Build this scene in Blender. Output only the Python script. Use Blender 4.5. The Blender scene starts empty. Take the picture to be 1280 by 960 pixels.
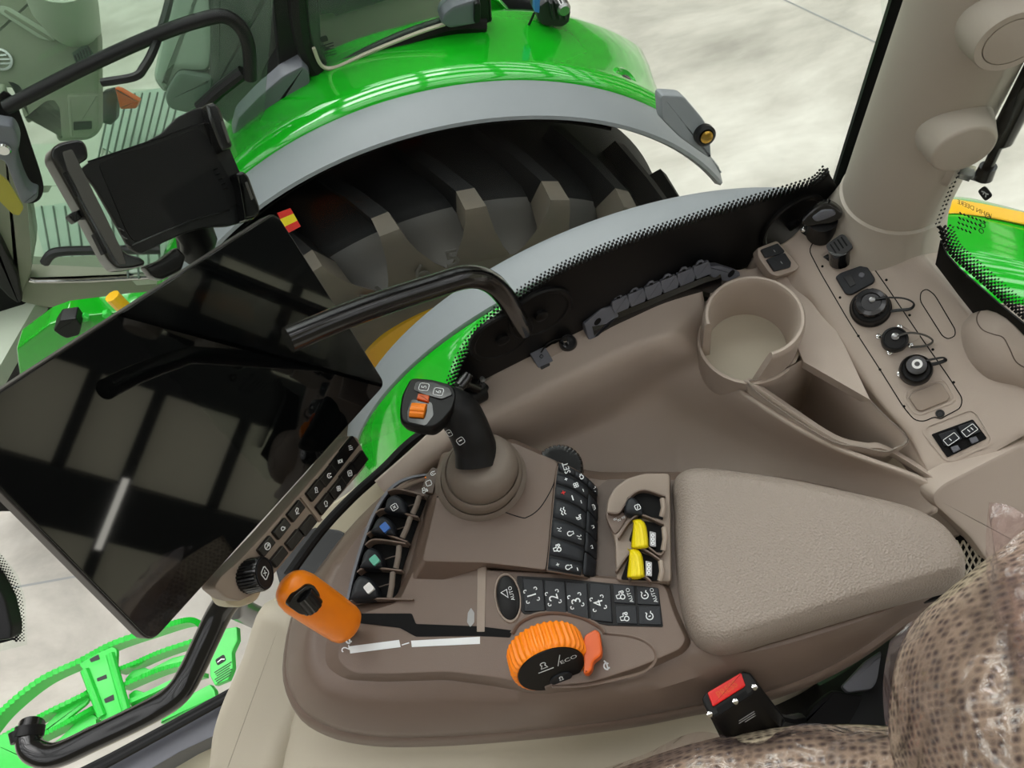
import bpy, bmesh, math, random
from mathutils import Vector, Matrix
random.seed(7)
sc = bpy.context.scene
COL = sc.collection
CZ = 3.6                      # camera height above the hall floor
FPX = 960.0                   # focal length in pixels of the 1280x960 frame
# world axes seen from the camera (the nadir falls at pixel 800,1000)
_d = Vector((800-640, -(1000-480), -FPX)).normalized()
_Z = -_d
_Y = (Vector((0,0,-1)) - _Z*Vector((0,0,-1)).dot(_Z)).normalized()
_X = _Y.cross(_Z)
ROT = Matrix((_X, _Y, _Z))    # camera -> world
CAM = Vector((0,0,CZ))
def ray(u, v): return ROT @ Vector(((u-640)/FPX, -(v-480)/FPX, -1.0))
def P(u, v, d):               # point seen at pixel u,v lying d metres below the camera
    r = ray(u, v); return CAM + r*(-d/r.z)
def PY(u, v, y):
    r = ray(u, v); return CAM + r*(y/r.y)
cam_d = bpy.data.cameras.new('camera'); cam = bpy.data.objects.new('camera', cam_d); COL.objects.link(cam)
cam.matrix_world = Matrix.Translation(CAM) @ ROT.to_4x4()
cam_d.sensor_width = 36; cam_d.lens = 36*FPX/1280; cam_d.clip_start = .02; cam_d.clip_end = 200
sc.camera = cam
sc.view_settings.view_transform = 'Standard'; sc.view_settings.look = 'None'
sc.view_settings.gamma = 1; sc.view_settings.use_curve_mapping = False

# ---------------------------------------------------------------- materials
def lin(c):
    return tuple(((x/255)/12.92 if x/255 <= .04045 else ((x/255+.055)/1.055)**2.4) for x in c)
MATS = {}
def mat(name, rgb, rough=.5, metal=0, bump=None, var=None, spec=.5, coat=0, emit=None, alpha=None):
    """rgb 0-255 sRGB; bump=(scale,strength,kind); var=(scale,rgb2,amount)"""
    m = bpy.data.materials.new(name); m.use_nodes = True
    nt = m.node_tree; b = nt.nodes['Principled BSDF']; L = nt.links
    b.inputs['Base Color'].default_value = (*lin(rgb), 1)
    b.inputs['Roughness'].default_value = rough; b.inputs['Metallic'].default_value = metal
    b.inputs['Specular IOR Level'].default_value = spec
    if coat: b.inputs['Coat Weight'].default_value = coat; b.inputs['Coat Roughness'].default_value = .05
    if emit: b.inputs['Emission Color'].default_value = (*lin(rgb),1); b.inputs['Emission Strength'].default_value = emit
    if alpha is not None: b.inputs['Alpha'].default_value = alpha
    tc = nt.nodes.new('ShaderNodeTexCoord')
    if bump:
        if bump[2] == 'v':
            t = nt.nodes.new('ShaderNodeTexVoronoi'); t.feature = 'F1'; out = t.outputs['Distance']
        else:
            t = nt.nodes.new('ShaderNodeTexNoise'); t.inputs['Detail'].default_value = 3; out = t.outputs['Fac']
        t.inputs['Scale'].default_value = bump[0]
        L.new(tc.outputs['Object'], t.inputs['Vector'])
        bp = nt.nodes.new('ShaderNodeBump'); bp.inputs['Strength'].default_value = bump[1]; bp.inputs['Distance'].default_value = .001 if len(bump) < 4 else bump[3]
        L.new(out, bp.inputs['Height']); L.new(bp.outputs['Normal'], b.inputs['Normal'])
    if var:
        t = nt.nodes.new('ShaderNodeTexNoise'); t.inputs['Scale'].default_value = var[0]; t.inputs['Detail'].default_value = 6
        L.new(tc.outputs['Object'], t.inputs['Vector'])
        r = nt.nodes.new('ShaderNodeValToRGB'); r.color_ramp.elements[0].position = .5-var[2]/2; r.color_ramp.elements[1].position = .5+var[2]/2
        r.color_ramp.elements[0].color = (*lin(rgb),1); r.color_ramp.elements[1].color = (*lin(var[1]),1)
        L.new(t.outputs['Fac'], r.inputs['Fac']); L.new(r.outputs['Color'], b.inputs['Base Color'])
    MATS[name] = m
    return m
def film(name, tint, gloss=1.45, rough=.0, opac=.0, diff=(200,200,200), bump=None):
    """thin clear sheet: transparent + glossy by fresnel, opac = milky share"""
    m = bpy.data.materials.new(name); m.use_nodes = True; nt = m.node_tree; nt.nodes.clear(); L = nt.links
    o = nt.nodes.new('ShaderNodeOutputMaterial'); tr = nt.nodes.new('ShaderNodeBsdfTransparent'); tr.inputs[0].default_value = (*lin(tint),1)
    gl = nt.nodes.new('ShaderNodeBsdfGlossy'); gl.inputs['Roughness'].default_value = rough
    df = nt.nodes.new('ShaderNodeBsdfDiffuse'); df.inputs[0].default_value = (*lin(diff),1)
    lw = nt.nodes.new('ShaderNodeFresnel'); lw.inputs[0].default_value = gloss
    m1 = nt.nodes.new('ShaderNodeMixShader'); m1.inputs[0].default_value = opac; L.new(tr.outputs[0], m1.inputs[1]); L.new(df.outputs[0], m1.inputs[2])
    m2 = nt.nodes.new('ShaderNodeMixShader'); L.new(lw.outputs[0], m2.inputs[0]); L.new(m1.outputs[0], m2.inputs[1]); L.new(gl.outputs[0], m2.inputs[2])
    L.new(m2.outputs[0], o.inputs[0])
    if bump:
        tc = nt.nodes.new('ShaderNodeTexCoord'); t = nt.nodes.new('ShaderNodeTexNoise'); t.inputs['Scale'].default_value = bump[0]; t.inputs['Distortion'].default_value = 1.5
        L.new(tc.outputs['Object'], t.inputs['Vector']); bp = nt.nodes.new('ShaderNodeBump'); bp.inputs['Strength'].default_value = bump[1]; bp.inputs['Distance'].default_value = .02
        L.new(t.outputs['Fac'], bp.inputs['Height'])
        for n in (gl, lw, df): L.new(bp.outputs['Normal'], n.inputs['Normal'])
    MATS[name] = m; return m

# ---------------------------------------------------------------- geometry
class G:
    def __init__(s): s.V = []; s.F = []; s.MI = []
    def add(s, V, F, mi=0):
        k = len(s.V); s.V += [Vector(v) for v in V]; s.F += [tuple(i+k for i in f) for f in F]; s.MI += [mi]*len(F)
    def loft(s, loops, cap0=True, cap1=True, closed=True, mi=0):
        n = len(loops[0]); V = [p for l in loops for p in l]; F = []
        for a in range(len(loops)-1):
            for i in range(n if closed else n-1):
                j = (i+1) % n; F.append((a*n+i, a*n+j, (a+1)*n+j, (a+1)*n+i))
        if cap0 and closed: F.append(tuple(reversed(range(n))))
        if cap1 and closed: F.append(tuple(range((len(loops)-1)*n, len(loops)*n)))
        s.add(V, F, mi)
    def grid(s, rows, mi=0): s.loft(rows, closed=False, mi=mi)
    def tube(s, pts, r, n=12, mi=0, flat=1.0, cap=True):
        pts = [Vector(p) for p in pts]; R = r if isinstance(r, (list, tuple)) else [r]*len(pts)
        loops = []; up = None
        for i, p in enumerate(pts):
            t = (pts[min(i+1, len(pts)-1)] - pts[max(i-1, 0)]).normalized()
            if up is None:
                up = t.orthogonal().normalized()
            up = (up - t*up.dot(t)).normalized(); w = t.cross(up)
            loops.append([p + up*math.cos(2*math.pi*k/n)*R[i] + w*math.sin(2*math.pi*k/n)*R[i]*flat for k in range(n)])
        s.loft(loops, cap, cap, mi=mi)
class Fr:
    """a plane in space: origin o, axes x y z (z = outward normal)"""
    def __init__(s, o, x, y):
        s.o = Vector(o); s.x = Vector(x).normalized(); s.z = s.x.cross(Vector(y)).normalized(); s.y = s.z.cross(s.x)
    def p(s, a, b, c=0): return s.o + s.x*a + s.y*b + s.z*c
    def px(s, u, v, h=0):
        r = ray(u, v); t = (s.o + s.z*h - CAM).dot(s.z)/r.dot(s.z); return CAM + r*t
    def l(s, u, v, h=0):
        q = s.px(u, v, h) - s.o; return (q.dot(s.x), q.dot(s.y))
    def loc(s, q): q = Vector(q)-s.o; return (q.dot(s.x), q.dot(s.y), q.dot(s.z))
def HF(d): return Fr((0,0,CZ-d), (1,0,0), (0,1,0))
def plane3(a, b, c):          # frame with normal towards the camera
    f = Fr(a, b-a, c-a)
    if f.z.dot(CAM-f.o) < 0: f = Fr(a, b-a, -(c-a))
    return f
def cr(pts, k=6, closed=False):
    """Catmull-Rom through points of any dimension"""
    n = len(pts); out = []
    g = (lambda i: pts[i % n]) if closed else (lambda i: pts[max(0, min(n-1, i))])
    for i in range(n if closed else n-1):
        a, b, c, d = g(i-1), g(i), g(i+1), g(i+2)
        for j in range(k):
            t = j/k
            out.append(tuple(.5*((2*q1)+(-q0+q2)*t+(2*q0-5*q1+4*q2-q3)*t*t+(-q0+3*q1-3*q2+q3)*t**3) for q0, q1, q2, q3 in zip(a, b, c, d)))
    if not closed: out.append(tuple(pts[-1]))
    return out
def fillet(poly, r, seg=4):
    n = len(poly); out = []
    R = r if isinstance(r, (list, tuple)) else [r]*n
    for i in range(n):
        p = Vector(poly[i]); a = Vector(poly[i-1])-p; b = Vector(poly[(i+1) % n])-p
        rr = min(R[i], a.length*.45, b.length*.45)
        if rr < 1e-6: out.append(tuple(p)); continue
        a = p+a.normalized()*rr; b = p+b.normalized()*rr
        for k in range(seg+1):
            t = k/seg; q = a*(1-t)**2 + p*2*t*(1-t) + b*t*t; out.append(tuple(q))
    return out
def area2(p): return sum(p[i-1][0]*p[i][1]-p[i][0]*p[i-1][1] for i in range(len(p)))/2
def inset(poly, d):
    """move a ccw 2D polygon inward by d"""
    if not d: return [tuple(p) for p in poly]
    n = len(poly); out = []
    for i in range(n):
        p = Vector(poly[i]); a = (p-Vector(poly[i-1])); b = (Vector(poly[(i+1) % n])-p)
        if a.length < 1e-9: a = b
        if b.length < 1e-9: b = a
        a.normalize(); b.normalize(); na = Vector((-a.y, a.x)); nb = Vector((-b.y, b.x)); m = na+nb
        if m.length < 1e-6: m = na
        m.normalize(); out.append(tuple(p + m*d/max(.5, m.dot(na))))
    return out
def ccw(p): return list(p) if area2(p) > 0 else list(reversed(p))
def prism(g, fr, poly, z0, z1, bev=0, mi=0, seg=2):
    """2D polygon in the frame, extruded z0..z1, top edge rounded by bev"""
    p = ccw(poly); L = [(z0, 0)]
    if bev:
        for k in range(seg+1):
            a = math.pi/2*k/seg; L.append((z1-bev+bev*math.sin(a), bev*(1-math.cos(a))))
    else: L.append((z1, 0))
    g.loft([[fr.p(x, y, z) for x, y in inset(p, i)] for z, i in L], mi=mi)
def mound(g, fr, poly, levels, mi=0):
    """levels (height, inset, scale) from the base up"""
    p = ccw(poly); cx = sum(q[0] for q in p)/len(p); cy = sum(q[1] for q in p)/len(p); loops = []
    for lv in levels:
        z, i = lv[0], lv[1]; sc_ = lv[2] if len(lv) > 2 else 1
        loops.append([fr.p(cx+(x-cx)*sc_, cy+(y-cy)*sc_, z) for x, y in inset(p, i)])
    g.loft(loops, mi=mi)
def pxp(fr, pts, h=0, k=0, r=0, seg=4):
    q = [fr.l(u, v, h) for u, v in pts]
    if k: q = cr(q, k, True)
    if r: q = fillet(q, r, seg)
    return q
def rrect(cx, cy, w, h, r, ang=0, seg=4):
    q = fillet([(-w/2,-h/2),(w/2,-h/2),(w/2,h/2),(-w/2,h/2)], r, seg); c, s_ = math.cos(ang), math.sin(ang)
    return [(cx+x*c-y*s_, cy+x*s_+y*c) for x, y in q]
def circ(cx, cy, r, n=24, ry=None, ang=0):
    ry = ry or r; c, s_ = math.cos(ang), math.sin(ang)
    return [(cx+r*math.cos(2*math.pi*k/n)*c-ry*math.sin(2*math.pi*k/n)*s_, cy+r*math.cos(2*math.pi*k/n)*s_+ry*math.sin(2*math.pi*k/n)*c) for k in range(n)]
def lathe(g, fr, cx, cy, prof, n=32, mi=0, sx=1, cap=True):
    """prof: (radius, height) list"""
    g.loft([[fr.p(cx+r*math.cos(2*math.pi*k/n)*sx, cy+r*math.sin(2*math.pi*k/n), z) for k in range(n)] for r, z in prof], cap, cap, mi=mi)
def ring(g, fr, cx, cy, r, w, z0, z1, n=32, mi=0):
    lathe(g, fr, cx, cy, [(r-w, z0), (r, z0), (r, z1), (r-w, z1), (r-w, z0)], n, mi, cap=False)
def patch(g, ctrl, ku=5, kv=5, mi=0):
    rows = [cr([tuple(q) for q in r], ku) for r in ctrl]
    cols = list(zip(*rows)); cols = [cr(list(c), kv) for c in cols]
    rows = list(zip(*cols)); g.grid([[Vector(q) for q in r] for r in rows], mi)
    return rows
def stroke(g, fr, pts, w, z=0, h=.0004, closed=False, mi=0):
    """flat ribbon drawn on a plane"""
    n = len(pts)
    if closed: pts = list(pts)+[pts[0], pts[1]]
    A = []; B = []
    for i in range(len(pts)):
        a = Vector(pts[max(0, i-1)]); b = Vector(pts[min(len(pts)-1, i+1)])
        if closed and i == 0: a = Vector(pts[n-1])
        t = (b-a)
        if t.length < 1e-9: t = Vector((1,0))
        t.normalize(); nn = Vector((-t.y, t.x))*w/2; p = Vector(pts[i])
        A.append(p+nn); B.append(p-nn)
    if closed: A = A[:n+1]; B = B[:n+1]
    g.loft([[fr.p(a.x, a.y, z), fr.p(a.x, a.y, z+h), fr.p(b.x, b.y, z+h), fr.p(b.x, b.y, z)] for a, b in zip(A, B)], not closed, not closed, mi=mi)
def link(name, data=None):
    o = bpy.data.objects.new(name, data); COL.objects.link(o); return o
def wloc(o):
    v = Vector((0,0,0))
    while o: v += o.location; o = o.parent
    return v
def obj(name, g, m, parent=None, smooth=35, solid=0, sub=0, label=None, bev=0, org=None):
    me = bpy.data.meshes.new(name); off = wloc(parent) if parent else Vector((0,0,0))
    if parent is None:
        if org is None:
            lo = Vector([min(v[i] for v in g.V) for i in range(3)]); hi = Vector([max(v[i] for v in g.V) for i in range(3)])
            org = Vector(((lo.x+hi.x)/2, (lo.y+hi.y)/2, lo.z))
        off = Vector(org)
    me.from_pydata([v-off for v in g.V], [], g.F)
    ms = m if isinstance(m, (list, tuple)) else [m]
    for x in ms: me.materials.append(MATS[x] if isinstance(x, str) else x)
    if len(ms) > 1: me.polygons.foreach_set('material_index', g.MI)
    bm = bmesh.new(); bm.from_mesh(me); bmesh.ops.remove_doubles(bm, verts=bm.verts, dist=1e-6); bmesh.ops.recalc_face_normals(bm, faces=bm.faces); bm.to_mesh(me); bm.free()
    if smooth is not None:
        me.shade_smooth(); me.set_sharp_from_angle(angle=math.radians(smooth))
    o = link(name, me)
    if parent: o.parent = parent
    else: o.location = off
    if smooth is not None and not sub:
        pass
    if solid:
        s = o.modifiers.new('solid', 'SOLIDIFY'); s.thickness = abs(solid); s.offset = -1 if solid > 0 else 1
    if bev:
        s = o.modifiers.new('bevel', 'BEVEL'); s.width = bev; s.segments = 2; s.limit_method = 'ANGLE'; s.angle_limit = math.radians(40)
    if sub:
        s = o.modifiers.new('sub', 'SUBSURF'); s.levels = s.render_levels = sub
    if smooth is not None and not sub:
        s = o.modifiers.new('wn', 'WEIGHTED_NORMAL'); s.keep_sharp = True; s.weight = 100
    if label: o['label'] = label
    return o
def thing(name, label, cat, loc, group=None):
    o = link(name); o.location = loc; o.empty_display_size = .05; return tag(o, label, cat, group)
def tag(o, label, cat, group=None, kind=None):
    if label: o['label'] = label
    if cat: o['category'] = cat
    if group: o['group'] = group
    if kind: o['kind'] = kind
    return o
def struct(name, g, m, label=None, cat=None, **k):
    o = obj(name, g, m, **k); o['kind'] = 'structure'
    if label: o['label'] = label
    if cat: o['category'] = cat
    return o
_tc = {}
def text(g, fr, s, cx, cy, size, ang=0, z=0, h=.0003, mi=0, mirror=False, sx=1):
    """letters as a mesh on a plane, centred on cx,cy; size = letter height"""
    if s not in _tc:
        cu = bpy.data.curves.new('t', 'FONT'); cu.body = s; cu.size = 1; cu.align_x = 'CENTER'; cu.resolution_u = 2
        o = bpy.data.objects.new('t', cu); COL.objects.link(o); bpy.context.view_layer.update()
        me = o.evaluated_get(bpy.context.evaluated_depsgraph_get()).to_mesh()
        _tc[s] = ([tuple(v.co) for v in me.vertices], [tuple(p.vertices) for p in me.polygons])
        bpy.data.objects.remove(o)
    V, F = _tc[s]; c, s_ = math.cos(ang), math.sin(ang); k = size/.7
    if not V: return
    ym = (min(v[1] for v in V)+max(v[1] for v in V))/2; xm = (min(v[0] for v in V)+max(v[0] for v in V))/2
    W = []
    for x, y, _ in V:
        x = (x-xm)*k*sx*(-1 if mirror else 1); y = (y-ym)*k; W.append(fr.p(cx+x*c-y*s_, cy+x*s_+y*c, z+h))
    g.add(W, F, mi)
from mathutils.bvhtree import BVHTree
class Surf:
    def __init__(s, rows):
        V = []; F = []; n = len(rows[0])
        for r in rows: V += [Vector(q) for q in r]
        for i in range(len(rows)-1):
            for j in range(n-1): F.append((i*n+j, i*n+j+1, (i+1)*n+j+1, (i+1)*n+j))
        s.t = BVHTree.FromPolygons(V, F)
    def hit(s, u, v):
        d = ray(u, v).normalized(); p, n, _, _ = s.t.ray_cast(CAM, d)
        if p is None: return None, None
        if n.dot(d) > 0: n = -n
        return p, n
    def fr(s, u, v):
        p, n = s.hit(u, v); x = Vector((1,0,0)); x = (x-n*x.dot(n)).normalized(); return Fr(p, x, n.cross(x))
    def stroke(s, g, pts, w, lift=.0004, closed=False, k=3):
        q = pts+[pts[0]] if closed else pts; Q = []
        for a, b in zip(q, q[1:]):
            for i in range(k): Q.append((a[0]+(b[0]-a[0])*i/k, a[1]+(b[1]-a[1])*i/k))
        Q.append(q[-1]); H = [s.hit(*p) for p in Q]; H = [h for h in H if h[0] is not None]; L = []
        for i, (p, n) in enumerate(H):
            t = (H[min(i+1, len(H)-1)][0]-H[max(0, i-1)][0]).normalized(); sd = t.cross(n).normalized()*w/2
            L.append([p+sd-n*.001, p+sd+n*lift, p-sd+n*lift, p-sd-n*.001])
        g.loft(L)
def tr(pts, cx, cy, s, ang):
    c, s_ = math.cos(ang), math.sin(ang); return [(cx+(x*c-y*s_)*s, cy+(x*s_+y*c)*s) for x, y in pts]
def arc(cx, cy, r, a0, a1, n=12): return [(cx+r*math.cos(math.radians(a0+(a1-a0)*k/n)), cy+r*math.sin(math.radians(a0+(a1-a0)*k/n))) for k in range(n+1)]
ICON = {
 'gearbox': [arc(0,0,.45,20,340), [(.45,.15),(.8,.15)], [(.45,-.15),(.8,-.15)]],
 'arrow': [arc(0,0,.8,0,360,20), [(-.4,-.4),(.35,.35)], [(-.1,.38),(.38,.38),(.38,-.1)]],
 'boxx': [[(-.7,-.5),(-.5,-.7),(.5,-.7),(.7,-.5),(.7,.5),(.5,.7),(-.5,.7),(-.7,.5),(-.7,-.5)], [(-.3,-.3),(.3,.3)], [(-.3,.3),(.3,-.3)]],
 'box': [[(-.7,-.5),(-.5,-.7),(.5,-.7),(.7,-.5),(.7,.5),(.5,.7),(-.5,.7),(-.7,.5),(-.7,-.5)]],
 'loop': [arc(0,.35,.35,-60,240), [(-.2,.05),(-.45,-.6),(.45,-.6),(.2,.05)]],
 'can': [arc(0,0,.6,30,330), [(.5,.3),(.8,.5)], [(.5,-.3),(.8,-.5)], [(0,-.2),(0,.2)]],
 'three': [[(-.7,-.5),(-.7,.5)], arc(0,0,.4,0,360), [(.7,-.5),(.7,.5)]],
 'bars': [[(-.7,-.5),(.7,-.5)], [(-.7,0),(.7,0)], [(-.7,.5),(.3,.5)]],
 'pen': [[(-.5,-.7),(.5,-.7)], [(-.3,-.5),(-.5,.2),(.1,.8),(.5,.5),(.1,-.3),(-.3,-.5)]],
 'lamp': [arc(0,.2,.5,-50,230), [(-.3,-.3),(-.3,-.7),(.3,-.7),(.3,-.3)]],
 'fan': [arc(-.3,.3,.3,0,360,10), arc(.3,.3,.3,0,360,10), arc(-.3,-.3,.3,0,360,10), arc(.3,-.3,.3,0,360,10)],
 'plus': [[(-.5,0),(.5,0)], [(0,-.5),(0,.5)]],
 'minus': [[(-.5,0),(.5,0)]],
 'man': [arc(0,.55,.22,0,360,10), [(0,.3),(0,-.3),(.5,-.3),(.5,-.8)], [(-.4,.3),(-.4,-.5),(.3,-.5)]],
 'wave': [[(-.8,.3),(-.4,.6),(0,.3),(.4,.6),(.8,.3)], [(-.8,-.3),(-.4,0),(0,-.3),(.4,0),(.8,-.3)]],
 'tractor': [arc(-.35,-.25,.4,0,360,12), arc(.5,-.4,.22,0,360,10), [(-.5,.2),(-.4,.8),(.2,.8),(.2,.2),(.7,.1),(.7,-.2)]],
 'zig': [[(-.7,-.4),(-.2,.5),(.1,-.3),(.7,.6)], [(.2,-.6),(.6,-.6)]],
 'turtle': [arc(-.1,-.1,.5,0,180), [(-.6,-.1),(.4,-.1),(.8,.15)], [(-.4,-.1),(-.45,-.4)], [(.2,-.1),(.25,-.4)]],
 'cup': [arc(0,0,.35,0,360,12), [(-.6,-.5),(.6,-.5)], [(-.6,.5),(-.2,.3)]],
 'bolt': [[(-.2,-.6),(.1,0),(-.1,0),(.2,.6)]],
}
def icon(g, fr, kind, cx, cy, s, ang=0, w=None, z=0, mi=0):
    for st in ICON[kind]: stroke(g, fr, tr(st, cx, cy, s, ang), w or s*.2, z, .0003, mi=mi)
U90 = math.pi/2
# ================================================================ materials list
mat('floor_m', (200,196,186), .28, var=(1.6,(226,224,218),.5), bump=(7,.15,'n',.01))
nt = MATS['floor_m'].node_tree   # second, finer stain layer
mat('floor_line', (150,152,150), .5)
mat('green', (20,165,28), .10, coat=1, spec=.5)
mat('green_matte', (48,205,70), .35, coat=.2)
mat('fender_grey', (128,132,136), .42, bump=(900,.12,'n'))
mat('trim_grey', (98,100,108), .45, bump=(900,.15,'n'))
mat('black_gloss', (10,10,11), .18, coat=.3)
mat('black', (14,14,15), .42, bump=(1200,.15,'n'), spec=.28)
mat('black_matte', (10,10,11), .7, spec=.2)
mat('dark', (30,31,33), .5, bump=(900,.12,'n'))
mat('key', (30,33,38), .45, spec=.35)
mat('key_gloss', (12,12,13), .22, coat=.3)
mat('rubber', (58,57,56), .62, bump=(300,.2,'n'), var=(4,(76,72,66),.5))
mat('rubber_dusty', (88,80,68), .75, bump=(200,.25,'n'), var=(7,(72,67,60),.5))
mat('liner', (10,10,10), .8, bump=(300,.2,'n'), spec=.15)
mat('yellow', (235,180,10), .3, coat=.4)
mat('yellow_v', (240,218,10), .4)
mat('yellow_dim', (170,158,50), .5)
mat('tread_shade', (14,14,14), .7, bump=(300,.2,'n'), spec=.2)  # near-black tread colour carries the shade under the fender
mat('orange', (255,138,8), .35, spec=.5)
mat('orange_d', (215,90,15), .35)
mat('red', (215,20,18), .35)
mat('white', (235,235,235), .4)
mat('ink', (232,236,238), .5)
mat('ink_dark', (25,30,30), .6)
mat('ink_grey', (160,160,160), .5)
mat('blue', (60,110,190), .3)
mat('teal', (105,190,165), .3)
mat('chrome', (215,215,215), .12, metal=1)
mat('steel', (150,150,150), .3, metal=1)
mat('brass', (190,150,70), .25, metal=1)
mat('lens', (60,50,60), .08, coat=1)
mat('beige', (180,166,154), .5, bump=(1100,.22,'n'))
mat('beige_l', (186,178,160), .55, bump=(900,.15,'n'))
mat('cream', (205,198,172), .6, bump=(700,.15,'n'))
mat('pillar_m', (186,178,166), .55, bump=(900,.15,'n'))
mat('brown', (113,96,85), .42, bump=(1300,.2,'n'))
mat('brown_d', (94,80,71), .45, bump=(1300,.2,'n'))
mat('brown_l', (150,135,122), .4, bump=(1300,.15,'n'))
mat('boot', (122,111,101), .6, bump=(700,.15,'n'))
mat('pad', (152,140,130), .48, bump=(420,.7,'v',.0012))
mat('olive', (128,132,112), .55, bump=(500,.15,'n'))
mat('olive_l', (170,178,160), .5)
mat('mat_grey', (150,168,152), .6)
mat('mat_line', (82,96,86), .7)
mat('seat_grey', (160,172,158), .6)
mat('seat_dark', (62,68,60), .8, bump=(150,.6,'n'))
mat('grip', (18,18,19), .5, bump=(1500,.2,'n'), spec=.28)
mat('hall_wall', (120,116,104), .7)
mat('hall_steel', (52,54,52), .6)
mat('lamp_m', (255,252,240), .5, emit=6)
mat('sheet_glow', (226,222,196), .5, emit=.75)  # emission added to wall sheets to brighten the touchscreen's reflection
mat('screen_m', (6,7,8), .03, spec=.55)
mat('bezel', (60,56,54), .4)
mat('foam', (205,200,192), .8, bump=(200,.5,'n'))
film('glass_clear', (250,253,251), gloss=1.10)
film('glass_green', (236,246,239), gloss=1.2, opac=.10, diff=(165,185,170))
film('plastic_wrap', (250,242,241), gloss=1.7, rough=.12, opac=.08, diff=(228,200,200), bump=(16,.9))
# seat knit
def knit():
    m = bpy.data.materials.new('knit'); m.use_nodes = True; nt = m.node_tree; L = nt.links; b = nt.nodes['Principled BSDF']
    b.inputs['Roughness'].default_value = .9
    tc = nt.nodes.new('ShaderNodeTexCoord'); mp = nt.nodes.new('ShaderNodeMapping'); mp.inputs['Scale'].default_value = (1, 1.7, 1.7); mp.inputs['Rotation'].default_value = (0,0,.3)
    L.new(tc.outputs['Object'], mp.inputs[0])
    v = nt.nodes.new('ShaderNodeTexVoronoi'); v.inputs['Scale'].default_value = 92; v.inputs['Randomness'].default_value = .35; L.new(mp.outputs[0], v.inputs['Vector'])
    n = nt.nodes.new('ShaderNodeTexNoise'); n.inputs['Scale'].default_value = 500; L.new(tc.outputs['Object'], n.inputs['Vector'])
    r = nt.nodes.new('ShaderNodeValToRGB'); r.color_ramp.elements[0].position = .14; r.color_ramp.elements[1].position = .6
    r.color_ramp.elements[0].color = (*lin((70,58,48)),1); r.color_ramp.elements[1].color = (*lin((186,170,146)),1)
    L.new(v.outputs['Distance'], r.inputs[0]); L.new(r.outputs[0], b.inputs['Base Color'])
    ad = nt.nodes.new('ShaderNodeMath'); ad.operation = 'MULTIPLY_ADD'; ad.inputs[1].default_value = .35; L.new(n.outputs[0], ad.inputs[0]); L.new(v.outputs['Distance'], ad.inputs[2])
    bp = nt.nodes.new('ShaderNodeBump'); bp.inputs['Strength'].default_value = .8; bp.inputs['Distance'].default_value = .004
    L.new(ad.outputs[0], bp.inputs['Height']); L.new(bp.outputs[0], b.inputs['Normal']); MATS['knit'] = m
knit()
# concrete: cloudy stains
def concrete():
    nt = MATS['floor_m'].node_tree; L = nt.links; b = nt.nodes['Principled BSDF']
    tc = nt.nodes.new('ShaderNodeTexCoord')
    mp = nt.nodes.new('ShaderNodeMapping'); mp.inputs['Scale'].default_value = (.5,1,1); mp.inputs['Rotation'].default_value = (0,0,.25); L.new(tc.outputs['Object'], mp.inputs[0])
    a = nt.nodes.new('ShaderNodeTexNoise'); a.inputs['Scale'].default_value = 1.3; a.inputs['Detail'].default_value = 8; a.inputs['Distortion'].default_value = .25; a.inputs['Roughness'].default_value = .62; L.new(mp.outputs[0], a.inputs['Vector'])
    r = nt.nodes.new('ShaderNodeValToRGB'); e = r.color_ramp.elements; e[0].position = .3; e[0].color = (*lin((142,138,128)),1); e[1].position = .68; e[1].color = (*lin((222,218,208)),1)
    x = r.color_ramp.elements.new(.48); x.color = (*lin((188,183,172)),1)
    L.new(a.outputs['Fac'], r.inputs[0]); L.new(r.outputs[0], b.inputs['Base Color'])
    r2 = nt.nodes.new('ShaderNodeMapRange'); r2.inputs['To Min'].default_value = .34; r2.inputs['To Max'].default_value = .6; L.new(a.outputs['Fac'], r2.inputs[0]); L.new(r2.outputs[0], b.inputs['Roughness'])
concrete()

# ================================================================ the hall
g = G(); g.add([(-14,-9,0),(16,-9,0),(16,14,0),(-14,14,0),(-14,-9,-.2),(16,-9,-.2),(16,14,-.2),(-14,14,-.2)], [(0,1,2,3),(4,7,6,5),(0,4,5,1),(1,5,6,2),(2,6,7,3),(3,7,4,0)])
struct('floor', g, 'floor_m', 'mottled pale polished concrete floor of the hall')
def box(g, x0, y0, z0, x1, y1, z1, mi=0):
    g.add([(x0,y0,z0),(x1,y0,z0),(x1,y1,z0),(x0,y1,z0),(x0,y0,z1),(x1,y0,z1),(x1,y1,z1),(x0,y1,z1)], [(0,3,2,1),(4,5,6,7),(0,1,5,4),(1,2,6,5),(2,3,7,6),(3,0,4,7)], mi)
# joints cut in the floor
g = G()
for (u0,v0,u1,v1) in [(-20,741,120,716),(960,-10,1110,60)]:
    a = P(u0,v0,CZ-.002); b = P(u1,v1,CZ-.002); t = (b-a).normalized(); n = Vector((-t.y,t.x,0))*.006
    g.add([a-t*3+n, a-t*3-n, b+t*.6-n, b+t*.6+n], [(0,1,2,3)])
struct('trim_1', g, 'floor_line')
# roof: dark steel bays with skylight strips between
g = G()
for i in range(-7, 9):
    box(g, -14, i*1.5+2-.55, 8.0, 16, i*1.5+2+.2, 8.1)
for x in range(-14, 17, 3): box(g, x-.12, -9, 7.6, x+.12, 14, 8.0)
struct('ceiling', g, 'hall_steel')
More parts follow.
